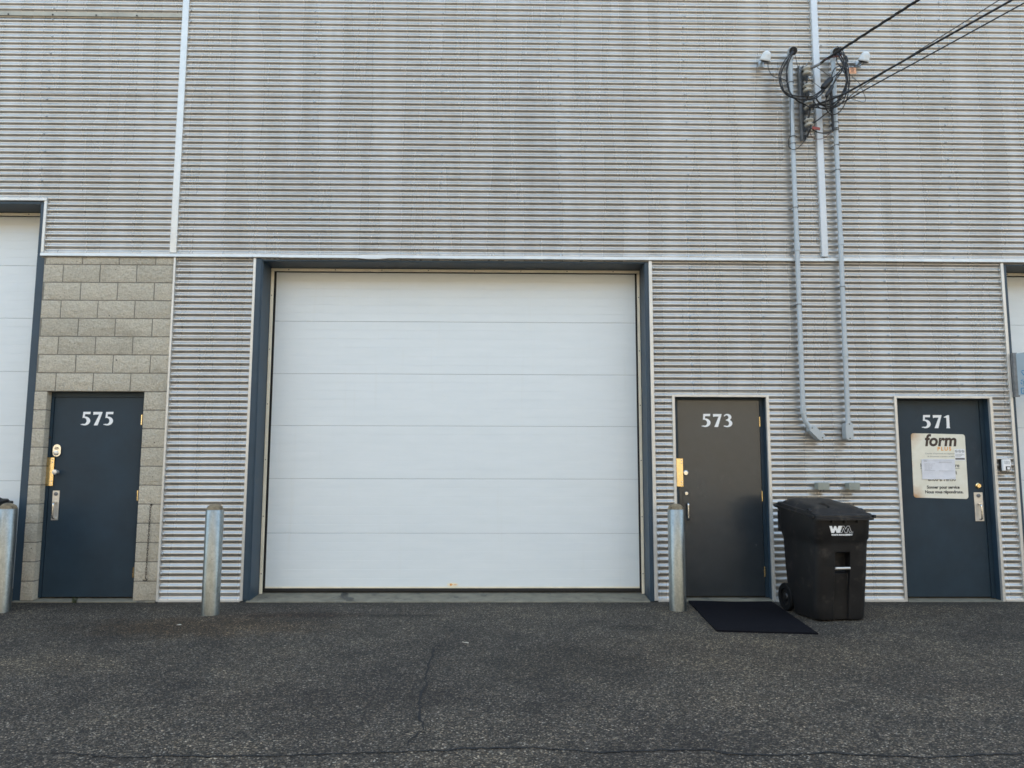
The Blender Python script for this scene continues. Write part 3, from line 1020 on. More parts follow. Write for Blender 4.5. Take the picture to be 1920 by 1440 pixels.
d573 = leaf(1.961, 2.866, 0.043, 2.150, Yd, 'door_grey', "glossy charcoal metal door marked 573 with a brass guard, behind the right bollard")
f3 = MB().box(1.912, 1.958, Yd - 0.006, 0.2, 0.03, 2.179).box(2.870, 2.910, Yd - 0.006, 0.2, 0.03, 2.179).box(1.958, 2.870, Yd - 0.0061, 0.2, 2.154, 2.179)
f3.build("door_frame", 'door_blue', B)
MB().box(1.958, 2.870, Yd + 0.02, 0.2, 0.03, 2.153).build("door_gap", 'black', B)
MB().box(2.9105, 2.930, 0.03, 0.2, 0.01, 2.20).box(1.893, 1.9115, 0.03, 0.2, 0.01, 2.20).box(1.9115, 2.9105, 0.03, 0.2, 2.1795, 2.20).build("door_reveal", 'blue_paint', B)
number("573", 2.228, Yd - 0.0014, 1.857, 0.143, d573, 0.85)
for z in (1.915, 1.105, 0.30):
    hinge(2.868, Yd, z, d573)
guard(1.934, 2.008, Yd - 0.008, 1.205, 1.512, d573)
lathe_y("deadbolt", [(0.030, 0), (0.029, 0.006), (0.021, 0.012), (0.021, 0.018), (0, 0.018)], 2.036, Yd, 1.353, 'chrome', d573)
plate("pull_handle", 2.000, 2.072, Yd - 0.005, Yd, 0.80, 1.165, 'door_grey', d573, 0.003)
lathe_y("lock_cylinder", [(0.020, 0), (0.020, 0.008), (0.016, 0.012), (0, 0.012)], 2.038, Yd - 0.005, 1.133, 'chrome', d573)
MB().tube([(2.046, Yd - 0.004, 1.03), (2.046, Yd - 0.045, 1.02), (2.046, Yd - 0.05, 0.99), (2.046, Yd - 0.05, 0.89), (2.046, Yd - 0.045, 0.86), (2.046, Yd - 0.004, 0.85)], 0.011, 10, True, 4).build("grip", 'chrome', d573, smooth=40)

Ye = 0.108
d571 = leaf(4.400, 5.324, 0.033, 2.157, Ye, 'door_blue', "dark blue metal door marked 571 carrying a yellowed sign")
f1 = MB().box(4.3525, 4.397, Ye - 0.006, 0.2, 0.02, 2.177).box(5.328, 5.374, Ye - 0.006, 0.2, 0.02, 2.177).box(4.397, 5.328, Ye - 0.0061, 0.2, 2.161, 2.177)
f1.build("door_frame", 'door_blue', B)
MB().box(4.397, 5.328, Ye + 0.02, 0.2, 0.02, 2.16).build("door_gap", 'black', B)
MB().box(5.3745, 5.394, 0.03, 0.2, 0.01, 2.19).box(4.337, 4.352, 0.03, 0.2, 0.01, 2.19).box(4.352, 5.3745, 0.03, 0.2, 2.1775, 2.19).build("door_reveal", 'blue_paint', B)
number("571", 4.676, Ye - 0.0014, 1.852, 0.145, d571, 0.85)
lathe_y("deadbolt", [(0.033, 0), (0.031, 0.008), (0.021, 0.014), (0.021, 0.022), (0, 0.022)], 5.259, Ye, 1.222, 'brass', d571)
pull(5.203, 5.302, Ye, 0.838, 1.150, d571)

# ------------------------------------------------------------------ sign on door 571 and what is stuck on it
def pr(x, z):
    return on_wall(x, Ye - 0.0056, z)
sg = thing("door_sign", "yellowed white company sign with rusty left corners on the door marked 571", "sign", (4.842, Ye, 1.09))
sgm = MB()
P = []
for (cx, cz, a) in ((5.115, 1.755, 0), (4.575, 1.765, 90), (4.568, 1.122, 180), (5.112, 1.108, 270)):
    P += arc(cx, cz, 0.030, 0.030, a, a + 90, 5)
sgm.poly(P, lambda a, b, q: (a, Ye - 0.005 + q, b), 0.004)
pl_ = sgm.build("sign_plate", 'sign', sg)
# the plate's material reads world places, so keep its mesh in world coordinates
pl_.data.transform(Matrix.Translation((4.842, Ye, 1.09)))
pl_.parent = None
pl_.matrix_world = Matrix.Identity(4)
pl_.parent = sg
pl_.matrix_parent_inverse = Matrix.Translation((-4.842, -Ye, -1.09))
text_mb("form", 0.180, pr(4.690, 1.658), 1.0, 0.006, 0.16).build("lettering", 'brown_ink', sg)
text_mb("PLUS", 0.056, pr(4.828, 1.606), 1.40, 0.002, 0.05).build("lettering", 'orange_ink', sg)
text_mb("Courtier d'imprimerie et intégration", 0.0235, pr(4.690, 1.565), 0.97, 0, 0.05).build("lettering", 'grey_ink', sg)
text_mb("de documents à contenu variable", 0.0235, pr(4.712, 1.534), 0.97, 0, 0.05).build("lettering", 'grey_ink', sg)
mb = text_mb("Heures d'ouverture", 0.058, pr(4.628, 1.424), 0.94, 0.0008)
mb.add([(4.628, Ye - 0.0057, 1.409), (5.062, Ye - 0.0057, 1.409), (5.062, Ye - 0.0057, 1.413), (4.628, Ye - 0.0057, 1.413)], [(0, 1, 2, 3)])
mb.build("lettering", 'ink', sg)
text_mb("Lundi au vendredi", 0.058, pr(4.640, 1.345), 0.94, 0.0008).build("lettering", 'ink', sg)
text_mb("8h00 à 16h30", 0.056, pr(4.706, 1.272), 1.0, 0.0008).build("lettering", 'ink', sg)
text_mb("Sonner pour service", 0.046, pr(4.688, 1.190), 0.96, 0.0016).build("lettering", 'ink', sg)
text_mb("Nous vous répondrons.", 0.046, pr(4.664, 1.139), 0.96, 0.0016).build("lettering", 'ink', sg)

pk = thing("plastic_pouch", "crumpled clear pouch with a printed slip taped across the sign on the door marked 571", "pouch", (4.82, Ye - 0.008, 1.285))
pm = MB()
NX, NZ = 18, 12
for j in range(NZ + 1):
    for i in range(NX + 1):
        x = 4.640 + 0.372 * i / NX + 0.004 * mnoise.noise(Vector((i, j * 0.6, 2)))
        z = 1.290 + 0.222 * j / NZ + 0.004 * mnoise.noise(Vector((i * 0.5, j, 5)))
        y = Ye - 0.010 - 0.006 * abs(mnoise.noise(Vector((x * 16 + z * 14, z * 9, 1)))) - 0.003 * mnoise.noise(Vector((x * 40, z * 40, 4)))
        pm.v.append((x, y, z))
for j in range(NZ):
    for i in range(NX):
        a = j * (NX + 1) + i
        pm.f.append((a, a + 1, a + NX + 2, a + NX + 1))
pm.build("pouch", 'paper', pk, smooth=180)
ln = MB()
def bar(mbb, x, z, ww, hh, y):
    mbb.add([(x, y, z), (x + ww, y, z), (x + ww, y, z + hh), (x, y, z + hh)], [(0, 1, 2, 3)])
yl = Ye - 0.0205
for (x, z, ww, hh) in ((4.665, 1.486, 0.035, 0.006), (4.83, 1.476, 0.145, 0.006)):
    for q in range(int(ww / 0.011)):
        bar(ln, x + q * 0.011, z, 0.007, hh, yl)
for k in range(6):
    for q in range(int(7 - k * 0.5)):
        bar(ln, 4.668 + q * 0.017, 1.458 - k * 0.012, 0.012, 0.003, yl)
bar(ln, 4.662, 1.386, 0.12, 0.0025, yl)
bar(ln, 4.82, 1.382, 0.17, 0.0025, yl)
bar(ln, 4.652, 1.500, 0.345, 0.002, yl)
ln.build("printed_lines", 'light_ink', pk)

nk = thing("small_sticker", "small white sticker with three prohibition circles on the right side of the company sign", "sticker", (5.075, Ye - 0.006, 1.5))
MB().box(5.018, 5.130, Ye - 0.0068, Ye - 0.0058, 1.497, 1.622).build("sticker_sheet", 'white', nk)
cm = MB()
yk = Ye - 0.0074
for q in range(3):
    cx, cz, r = 5.038 + q * 0.0365, 1.598, 0.0155
    for k in range(16):
        a0, a1 = 2 * PI * k / 16, 2 * PI * (k + 1) / 16
        cm.add([(cx + r * math.cos(a0), yk, cz + r * math.sin(a0)), (cx + r * math.cos(a1), yk, cz + r * math.sin(a1)),
                (cx + r * 0.76 * math.cos(a1), yk, cz + r * 0.76 * math.sin(a1)), (cx + r * 0.76 * math.cos(a0), yk, cz + r * 0.76 * math.sin(a0))], [(0, 1, 2, 3)])
    cm.add([(cx - 0.011, yk - 0.0004, cz + 0.008), (cx - 0.008, yk - 0.0004, cz + 0.011), (cx + 0.011, yk - 0.0004, cz - 0.008), (cx + 0.008, yk - 0.0004, cz - 0.011)], [(0, 3, 2, 1)])
    cm.add([(cx - 0.006, yk - 0.0002, cz - 0.004), (cx + 0.006, yk - 0.0002, cz - 0.004), (cx + 0.006, yk - 0.0002, cz + 0.002), (cx - 0.006, yk - 0.0002, cz + 0.002)], [(0, 1, 2, 3)])
for k, ww in enumerate((0.09, 0.10, 0.075, 0.06)):
    bar(cm, 5.024, 1.566 - k * 0.0085, ww, 0.0028, yk)
bar(cm, 5.022, 1.505, 0.104, 0.020, yk)
cm.build("sticker_print", 'grey_ink', nk)

# ------------------------------------------------------------------ intercom
ic = thing("wall_intercom", "small white intercom on the wall right of the door marked 571", "intercom", (5.485, 0, 1.445))
MB().box(5.440, 5.536, -0.022, 0.012, 1.380, 1.512).build("mounting_box", 'black', ic, bevel=0.003)
MB().box(5.446, 5.534, -0.052, -0.0225, 1.385, 1.508).build("housing", 'white', ic, bevel=0.004, seg=2)
MB().box(5.474, 5.526, -0.055, -0.0525, 1.392, 1.434).build("button_panel", 'black', ic, bevel=0.002)
bt = MB().box(5.486, 5.516, -0.058, -0.0553, 1.398, 1.424)
bt.build("button", 'white', ic, bevel=0.002)
sp = MB()
for k in range(4):
    sp.box(5.465 + k * 0.015, 5.472 + k * 0.015, -0.0532, -0.0521, 1.456, 1.494)
sp.build("speaker_slots", 'light_ink', ic)

# ------------------------------------------------------------------ blue-grey sign at the right edge
ws = thing("projecting_sign", "blue-grey sign panel with small blue symbols jutting from the wall at the right edge", "sign", (5.655, -0.02, 2.2))
ang = R(-52)
dx, dy = math.cos(ang), math.sin(ang)
def sgp(a, b, d):
    return (5.672 + a * dx + d * (-dy), -0.05 + a * dy + d * dx, 2.205 + b)
mb = MB()
mb.poly([(0, 0), (0.62, 0.012), (0.62, 0.485), (0, 0.462)], sgp, 0.02)
mb.build("sign_panel", 'panel', ws, bevel=0.002)
MB().box(5.640, 5.690, -0.052, -0.009, 2.19, 2.675).build("sign_bracket", 'galv', ws, bevel=0.003)
sy = MB()
def sline(a0, b0, a1, b1, t_=0.004):
    L = math.hypot(a1 - a0, b1 - b0)
    nx_, ny_ = -(b1 - b0) / L * t_, (a1 - a0) / L * t_
    sy.add([sgp(a0 + nx_, b0 + ny_, -0.0016), sgp(a0 - nx_, b0 - ny_, -0.0016), sgp(a1 - nx_, b1 - ny_, -0.0016), sgp(a1 + nx_, b1 + ny_, -0.0016)], [(0, 1, 2, 3)])
sline(0.04, 0.26, 0.065, 0.215); sline(0.065, 0.215, 0.09, 0.26); sline(0.045, 0.268, 0.085, 0.268)
for k in range(6):
    a0, a1 = R(60 * k), R(60 * k + 38)
    sline(0.065 + 0.034 * math.cos(a0), 0.140 + 0.034 * math.sin(a0), 0.065 + 0.034 * math.cos(a1), 0.140 + 0.034 * math.sin(a1))
sline(0.05, 0.125, 0.08, 0.155); sline(0.05, 0.155, 0.08, 0.125)
for (a, b, c, d) in ((0.03, 0.018, 0.10, 0.018), (0.10, 0.018, 0.10, 0.075), (0.10, 0.075, 0.03, 0.075), (0.03, 0.075, 0.03, 0.018), (0.05, 0.03, 0.08, 0.05), (0.05, 0.05, 0.08, 0.03)):
    sline(a, b, c, d)
sline(0.14, 0.20, 0.22, 0.20, 0.003); sline(0.14, 0.04, 0.22, 0.04, 0.003); sline(0.14, 0.13, 0.22, 0.13, 0.003)
sy.build("symbols", 'blue_ink', ws)

# ------------------------------------------------------------------ chain on the block pier
ch = thing("hanging_chain", "thin rusty chain with an end hook on the block pier beside the door marked 575", "chain", (-3.685, -0.012, 1.02))
lk = MB()
NL = 12
ring = []
for k in range(NL):
    a = 2 * PI * k / NL
    ring.append((0.0065 * math.cos(a), 0, 0.016 * math.sin(a)))
lk.tube(ring + [ring[0]], 0.0026, 5, False)
first = None
n_l = 30
for k in range(n_l):
    z = -0.03 - 0.0248 * k
    x = -0.010 * k / n_l
    if first is None:
        o = first = lk.build("link", 'rust', ch, local=True, smooth=60)
    else:
        o = first.copy()
        COL.objects.link(o)
    o.parent = ch
    o.location = (x, -0.008 - 0.004 * (k % 2), z)
    o.rotation_euler = (0, 0, R(90) * (k % 2) + R(20))
hk = MB()
hk.tube([(-3.695, -0.022, 0.262), (-3.695, -0.024, 0.245), (-3.675, -0.026, 0.232), (-3.70, -0.028, 0.222), (-3.722, -0.026, 0.232)], 0.0045, 6, True, 3)
hk.build("hook", 'rust', ch, smooth=60)
MB().lathe([(0.010, 0), (0.010, 0.012), (0, 0.015)], 8, Matrix.Translation((-3.685, 0.0, 1.008)) @ Matrix.Rotation(R(90), 4, 'X')).build("anchor", 'rust', ch)

# ------------------------------------------------------------------ bollards
bp = MB().lathe([(0.0840, -0.25), (0.0840, 0.988), (0.0815, 0.992), (0.074, 0.992)], 32)
bc = MB().lathe([(0.0800, 0.9865), (0.0790, 1.003), (0.066, 1.026), (0.045, 1.040), (0.022, 1.047), (0, 1.048)], 28)
for i, p in enumerate(bc.v):
    q = 0.004 * mnoise.noise(Vector((p[0] * 30, p[1] * 30, p[2] * 30)))
    bc.v[i] = (p[0] * (1 + q), p[1] * (1 + q), p[2] + q)
b0 = thing("bollard", "galvanised steel bollard in front of the corrugated strip left of the big white door", "bollard", (-2.765, -0.68, 0), 0.0, "bollards in front of the wall")
bp.build("pipe", 'pipe', b0, local=True, smooth=40)
bc.build("concrete_cap", 'cap', b0, local=True, smooth=60)
b1 = copy_tree(b0)
b1.location = (1.787, -0.483, 0)
b1.rotation_euler.z = 2.1
b1['label'] = "galvanised steel bollard standing in front of the charcoal door marked 573"
b2 = copy_tree(b0)
b2.location = (-4.842, -0.545, 0)
b2.rotation_euler.z = 4.0
b2['label'] = "galvanised steel bollard cut off by the left edge, beside the door marked 575"

# ------------------------------------------------------------------ mat
mt_ = MB()
cor = [(2.005, -0.012), (2.875, -0.060), (2.722, -1.600), (1.885, -1.495)]
n1, n2 = 14, 22
for j in range(n2 + 1):
    for i in range(n1 + 1):
        a = Vector(cor[0]).lerp(Vector(cor[1]), i / n1)
        b = Vector(cor[3]).lerp(Vector(cor[2]), i / n1)
        p = a.lerp(b, j / n2)
        e = 0.010 + 0.006 * (mnoise.noise(Vector((p.x * 2.2, p.y * 2.2, 4))) + 0.5)
        mt_.v.append((p.x, p.y, ground_z(p.x, p.y) + e))
for j in range(n2):
    for i in range(n1):
        a = j * (n1 + 1) + i
        mt_.f.append((a, a + n1 + 1, a + n1 + 2, a + 1))
rim = list(range(n1 + 1)) + [(n1 + 1) * j + n1 for j in range(1, n2 + 1)] + [(n1 + 1) * n2 + i for i in range(n1 - 1, -1, -1)] + [(n1 + 1) * j for j in range(n2 - 1, 0, -1)]
o_ = len(mt_.v)
for i in rim:
    v = mt_.v[i]
    mt_.v.append((v[0], v[1], v[2] - 0.02))
for k in range(len(rim)):
    k2 = (k + 1) % len(rim)
    mt_.f.append((rim[k], rim[k2], o_ + k2, o_ + k))
tag(mt_.build("floor_mat", 'mat', smooth=40), "dark navy floor mat lying askew in front of the door marked 573", "mat")

# ------------------------------------------------------------------ wheeled bin (local axes: front is -Y)
def rrect(w_, d_, r, y0=0.0, notch=0.0, nw=0.155, k=5):
    """rounded rectangle, front edge carrying a notch of given depth; constant vertex count"""
    hw, hd = w_ / 2, d_ / 2
    P = []
    nx0 = -0.01
    P += [(nx0 - nw / 2, -hd), (nx0 - nw / 2 + 0.006, -hd + notch), (nx0 + nw / 2 - 0.006, -hd + notch), (nx0 + nw / 2, -hd)]
    for (cx, cy, a) in ((hw - r, -hd + r, 270), (hw - r, hd - r, 0), (-hw + r, hd - r, 90), (-hw + r, -hd + r, 180)):
        P += arc(cx, cy, r, r, a, a + 90, k)
    return [(p[0], p[1] + y0) for p in P]
def loft(mb, secs, cap0=True, cap1=True):
    n = len(secs[0][1])
    o = len(mb.v)
    for z, P in secs:
        for p in P:
            zz = z(p) if callable(z) else z
            mb.v.append((p[0], p[1], zz))
    for j in range(len(secs) - 1):
        for i in range(n):
            i2 = (i + 1) % n
            mb.f.append((o + j * n + i, o + j * n + i2, o + (j + 1) * n + i2, o + (j + 1) * n + i))
    if cap0:
        mb.f.append(tuple(o + i for i in reversed(range(n))))
    if cap1:
        mb.f.append(tuple(o + (len(secs) - 1) * n + i for i in range(n)))
def make_bin(label):
    t = thing("wheeled_bin", label, "bin", (0, 0, 0), 0.0, "black wheeled bins")
    mb = MB()
    S_ = []
    def sec(z, w_, d_, y0, notch, r=0.07):
        S_.append((z, rrect(w_, d_, r, y0, notch)))
    sec(0.012, 0.515, 0.47, -0.025, 0.022, 0.09)
    sec(0.028, 0.525, 0.48, -0.025, 0.024, 0.09)
    sec(0.14, 0.526, 0.485, -0.028, 0.028)
    sec(0.29, 0.528, 0.60, 0.012, 0.030)
    sec(0.440, 0.531, 0.645, 0.010, 0.032)
    sec(0.452, 0.5315, 0.647, 0.010, 0.085)
    sec(0.628, 0.535, 0.678, 0.006, 0.085)
    sec(0.640, 0.536, 0.680, 0.006, 0.002)
    sec(0.700, 0.539, 0.688, 0.004, 0.0)
    sec(0.745, 0.542, 0.697, 0.003, 0.0)
    sec(0.765, 0.562, 0.714, 0.002, 0.0)
    sec(0.94, 0.578, 0.734, 0.0, 0.0)
    top = lambda p: 0.955 + 0.11 * (p[1] + 0.367)
    S_.append((top, rrect(0.58, 0.738, 0.07, 0, 0)))
    loft(mb, S_)
    # stiffening gussets beneath the rim
    for x in (-0.13, 0.0, 0.13):
        mb.box(x - 0.008, x + 0.008, -0.390, -0.365, 0.915, 0.948)
    mb.build("body", 'bin', t, local=True, bevel=0.004, smooth=35)
    br = MB()
    br.tube([(-0.085, -0.318, 0.492), (0.065, -0.318, 0.492)], 0.013, 10)
    br.build("lift_bar", 'steel', t, local=True, smooth=40)
    # lid
    ld_ = MB()
    def lz(off):
        return lambda p: 0.962 + off + 0.115 * (p[1] + 0.40)
    def ring(w_, d_, off, y0=0.0, r=0.06):
        return (lz(off), rrect(w_, d_, r, y0, 0))
    loft(ld_, [ring(0.606, 0.800, -0.024), ring(0.616, 0.812, -0.022), ring(0.616, 0.812, -0.002), ring(0.596, 0.788, 0.002), ring(0.594, 0.786, 0.022), ring(0.586, 0.776, 0.029), ring(0.560, 0.740, 0.030),
               ring(0.548, 0.705, 0.036, 0.0, 0.08), ring(0.470, 0.615, 0.070, 0.01, 0.10), ring(0.440, 0.58, 0.076, 0.01, 0.10), ring(0.30, 0.40, 0.078, 0.01, 0.10), ring(0.10, 0.12, 0.078, 0.01, 0.04)])
    ld_.build("lid", 'lid', t, local=True, bevel=0.003, smooth=40)
    lg = MB()
    for s in (-1, 1):
        lg.tube([(s * 0.262 - 0.022, -0.22, 1.020), (s * 0.262 + 0.022, -0.22, 1.020)], 0.022, 8)
        lg.box(s * 0.262 - 0.03, s * 0.262 + 0.03, -0.27, -0.17, 0.99, 1.022)
        lg.box(s * 0.23 - 0.035, s * 0.23 + 0.035, 0.385, 0.43, 1.015, 1.062)
    lg.box(-0.325, -0.305, -0.37, -0.33, 0.955, 0.982)
    lg.box(0.304, 0.330, -0.37, -0.33, 0.955, 0.985)
    lg.build("lid_lugs", 'lid', t, local=True, bevel=0.003)
    hd = MB()
    hd.tube([(-0.25, 0.36, 0.99), (-0.25, 0.42, 1.03), (-0.24, 0.445, 1.04), (0.24, 0.445, 1.04), (0.25, 0.42, 1.03), (0.25, 0.36, 0.99)], 0.017, 8, True, 3)
    hd.box(-0.27, -0.22, 0.34, 0.40, 0.78, 0.99).box(0.22, 0.27, 0.34, 0.40, 0.78, 0.99)
    hd.build("handle", 'bin', t, local=True, smooth=40)
    ax = MB()
    ax.tube([(-0.25, 0.305, 0.137), (0.25, 0.305, 0.137)], 0.012, 8)
    ax.build("axle", 'galv', t, local=True, smooth=40)
    for s in (-1, 1):
        mtx = Matrix.Translation((s * 0.250, 0.305, 0.137)) @ Matrix.Rotation(R(90) * s, 4, 'Y')
        wh = MB().lathe([(0.085, -0.026), (0.128, -0.028), (0.137, -0.018), (0.137, 0.018), (0.128, 0.028), (0.085, 0.026), (0.085, -0.026)], 28, mtx)
        wo = wh.build("wheel", 'tyre', t, local=True, smooth=40)
        hb = MB().lathe([(0.084, -0.01), (0.084, 0.010), (0.045, 0.012), (0.035, 0.026), (0.018, 0.028), (0, 0.028)], 20, mtx)
        hb.build("hub", 'bin', wo, local=True, smooth=40)
    # printed mark on the front
    yb = lambda z: -0.3595 - 0.0085 * (z - 0.765) / 0.175
    fr = lambda x0, z0: (lambda a, b, d: (x0 + a, yb(z0 + b) - 0.0016 + d, z0 + b))
    lo = MB()
    Wm = [(0, 0.064), (0.026, 0.064), (0.036, 0.034), (0.050, 0.064), (0.068, 0.064), (0.080, 0.034), (0.092, 0.064), (0.128, 0.064), (0.104, 0), (0.072, 0), (0.061, 0.027), (0.047, 0), (0.018, 0)]
    lo.poly(Wm, fr(-0.155, 0.822))
    om = [(0.103, 0), (0.129, 0.064), (0.151, 0.064), (0.168, 0.030), (0.180, 0.064), (0.206, 0.064), (0.232, 0.004)]
    def stroke(pts_, t_):
        for (a, b) in zip(pts_, pts_[1:]):
            L = math.hypot(b[0] - a[0], b[1] - a[1])
            ux, uy = (b[0] - a[0]) / L * t_, (b[1] - a[1]) / L * t_
            q = [(a[0] - ux - uy, a[1] - uy + ux), (a[0] - ux + uy, a[1] - uy - ux), (b[0] + ux + uy, b[1] + uy - ux), (b[0] + ux - uy, b[1] + uy + ux)]
            f_ = fr(-0.155, 0.822)
            lo.add([f_(p[0], p[1], 0) for p in q], [(0, 1, 2, 3)])
    stroke([(0.108, 0.002), (0.131, 0.062), (0.150, 0.062), (0.165, 0.034), (0.181, 0.062), (0.203, 0.062), (0.226, 0.003), (0.204, 0.003), (0.191, 0.040), (0.180, 0.003), (0.158, 0.003), (0.142, 0.042), (0.128, 0.003), (0.108, 0.002)], 0.0016)
    lo.poly(arc(0.237, 0.005, 0.004, 0.004, 0, 350, 8), fr(-0.155, 0.822))
    text_mb("WASTE MANAGEMENT", 0.0205, fr(-0.135, 0.797), 1.02, 0.0012, 0, 'LEFT', lo)
    lo.build("logo", 'white', t, local=True)
    return t
bin1 = make_bin("black wheeled bin with white lettering, between the doors marked 573 and 571")
bin1.location = (3.150, -0.785, 0)
bin1.scale = (0.97, 1, 0.99)
bin1.rotation_euler.z = R(7)
bin2 = copy_tree(bin1)
bin2.location = (-5.42, -0.42, 0)
bin2.rotation_euler.z = R(3)
bin2['label'] = "black wheeled bin almost hidden behind the bollard at the left edge"

# ------------------------------------------------------------------ small junction boxes above the bin
def jbox(x0, x1, z0, z1, label):
    t = thing("junction_box", label, "box", ((x0 + x1) / 2, 0.0, z0), 0.0, "small boxes above the bin")
    MB().box(x0, x1, -0.095, 0.012, z0, z1).build("housing", 'box_green', t, bevel=0.003)
    MB().box(x0 - 0.003, x1 + 0.003, -0.100, -0.0955, z0 - 0.003, z1 + 0.003).build("cover", 'box_green', t, bevel=0.0015)
    s = MB()
    for q in (x0 + 0.008, x1 - 0.008):
        s.lathe([(0.004, 0), (0.004, 0.001), (0, 0.002)], 8, Matrix.Translation((q, -0.100, (z0 + z1) / 2)) @ Matrix.Rotation(R(90), 4, 'X'))
    s.build("screws", 'galv', t)
jbox(3.408, 3.524, 1.182, 1.254, "small grey-green wall box above the back left corner of the bin lid")
jbox(3.742, 3.852, 1.182, 1.254, "small grey-green wall box below the straight conduit's end")

# scrape on the siding right of the bin
sc = MB()
sc.poly([(0, 0.004), (0.03, 0.016), (0.06, 0.010), (0.075, 0.018), (0.06, 0.022), (0.028, 0.026)], on_wall(4.205, 0.001, 0.985), 0.001)
sc.build("scrape", 'white', B)

# ------------------------------------------------------------------ conduits
def conduit(path, label, couplings, straps, lb, name="conduit_riser"):
    t = thing(name, label, "conduit", (path[-1][0], 0, path[-1][2]), 0.0, "grey conduits on the wall")
    MB().tube(path, 0.0258, 16, True, 4).build("pipe", 'conduit', t, smooth=40)
    for (x, z, ln_) in couplings:
        MB().lathe([(0.0265, -ln_), (0.0315, -ln_ + 0.003), (0.0315, ln_ - 0.003), (0.0265, ln_)], 18, Matrix.Translation((x, -0.06, z))).build("coupling", 'conduit', t, smooth=40)
    for (x, z) in straps:
        mb_ = MB()
        mb_.tube([(x - 0.055, 0.0, z), (x - 0.034, 0.0, z), (x - 0.030, -0.06, z), (x - 0.021, -0.083, z), (x, -0.0905, z), (x + 0.021, -0.083, z), (x + 0.030, -0.06, z), (x + 0.034, 0.0, z), (x + 0.055, 0.0, z)], 0.0045, 6)
        mb_.build("strap", 'galv', t, smooth=40)
    # weatherhead: hood bending outward with a black insert
    x, z = path[0][0], path[0][2]
    MB().tube([(x, -0.06, z - 0.03), (x, -0.062, z + 0.02), (x + 0.001, -0.082, z + 0.045), (x + 0.002, -0.115, z + 0.050), (x + 0.002, -0.150, z + 0.030)], [0.031, 0.036, 0.043, 0.048, 0.050], 16, True).build("weatherhead", 'conduit', t, smooth=50)
    dv = Vector((0, -0.85, -0.52)).normalized()
    q = dv.to_track_quat('Z', 'Y').to_matrix().to_4x4()
    MB().lathe([(0.046, 0), (0.044, 0.006), (0, 0.009)], 16, Matrix.Translation((x + 0.002, -0.150, z + 0.030)) @ q).build("wire_insert", 'black', t, smooth=40)
    # conduit body at the foot
    (ax_, az), rot, L = lb
    mtx = Matrix.Translation((ax_, -0.062, az)) @ Matrix.Rotation(rot, 4, 'Y')
    P_ = arc(0, -L / 2 + 0.03, 0.037, 0.03, 180, 360, 8) + arc(0, L / 2 - 0.025, 0.037, 0.025, 0, 180, 8)
    mb_ = MB()
    mb_.poly(P_, lambda a, b, d: tuple(mtx @ Vector((a, -0.036 + d, b))), 0.10)
    body = mb_.build("conduit_body", 'conduit', t, bevel=0.003)
    mb_ = MB()
    mb_.poly([(p[0] * 1.07, p[1] * 1.03) for p in P_], lambda a, b, d: tuple(mtx @ Vector((a, -0.042 + d, b))), 0.0055)
    mb_.build("cover", 'conduit', body, bevel=0.0015)
    mb_ = MB()
    for s in (-1, 1):
        mb_.lathe([(0.007, 0), (0.007, 0.002), (0, 0.0035)], 10, mtx @ Matrix.Translation((0, -0.042, s * (L / 2 - 0.018))) @ Matrix.Rotation(R(90), 4, 'X'))
    mb_.build("cover_screws", 'wire', body)
    return t
conduit([(3.306, -.06, 6.071), (3.300, -.06, 5.356), (3.296, -.06, 4.574), (3.297, -.06, 3.746), (3.293, -.06, 2.907), (3.292, -.06, 2.318), (3.293, -.06, 2.039), (3.301, -.06, 1.953), (3.322, -.06, 1.895), (3.362, -.06, 1.836)],
        "left grey conduit whose foot bends sideways above the bin", [(3.298, 3.85, .05), (3.290, 2.70, .045), (3.293, 2.034, .045)],
        [(3.303, 5.77), (3.300, 5.045), (3.296, 4.30), (3.293, 3.2)], ((3.418, 1.786), R(-46 + 180 + 0), 0.185))
conduit([(3.800, -.06, 6.064), (3.793, -.06, 5.362), (3.789, -.06, 4.671), (3.786, -.06, 3.902), (3.781, -.06, 3.028), (3.778, -.06, 2.321), (3.775, -.06, 1.865)],
        "right grey conduit running straight down to its end box above the bin", [(3.789, 3.92, .05), (3.779, 2.66, .045)],
        [(3.797, 5.30), (3.793, 5.03), (3.791, 4.74), (3.784, 3.4)], ((3.770, 1.805), 0.0, 0.19))

# ------------------------------------------------------------------ white domes
def tube_thing(mb_, pts, r, n=6, sm=5):
    mb_.tube(pts, r, n, True, sm)
    return mb_
def dome(x, z, label, cords, lean):
    t = thing("wall_dome", label, "dome", (x, 0, z - 0.06), 0.0, "white domes beside the conduits")
    mtx = Matrix.Translation((x, -0.115, z - 0.012)) @ Matrix.Rotation(lean, 4, 'Y') @ Matrix.Rotation(R(27), 4, 'X')
    MB().lathe([(0.060, 0.0), (0.063, 0.004), (0.061, 0.022), (0.056, 0.030), (0.052, 0.060), (0.045, 0.083), (0.030, 0.099), (0.014, 0.106), (0, 0.108)], 24, mtx).build("dome_cover", 'dome', t, smooth=50)
    MB().lathe([(0.0, -0.012), (0.030, -0.012), (0.050, -0.004), (0.0595, 0.0), (0.0, 0.001)], 24, mtx).build("base", 'wire', t, smooth=50)
    mb_ = MB()
    mb_.box(x - 0.014, x + 0.014, -0.095, 0.004, z + 0.012, z + 0.034).box(x - 0.03, x + 0.03, -0.004, 0.010, z - 0.02, z + 0.06)
    mb_.build("bracket", 'conduit', t, bevel=0.003)
    for c in cords:
        tube_thing(MB(), c, 0.0042).build("cord", 'cable', t, smooth=60)
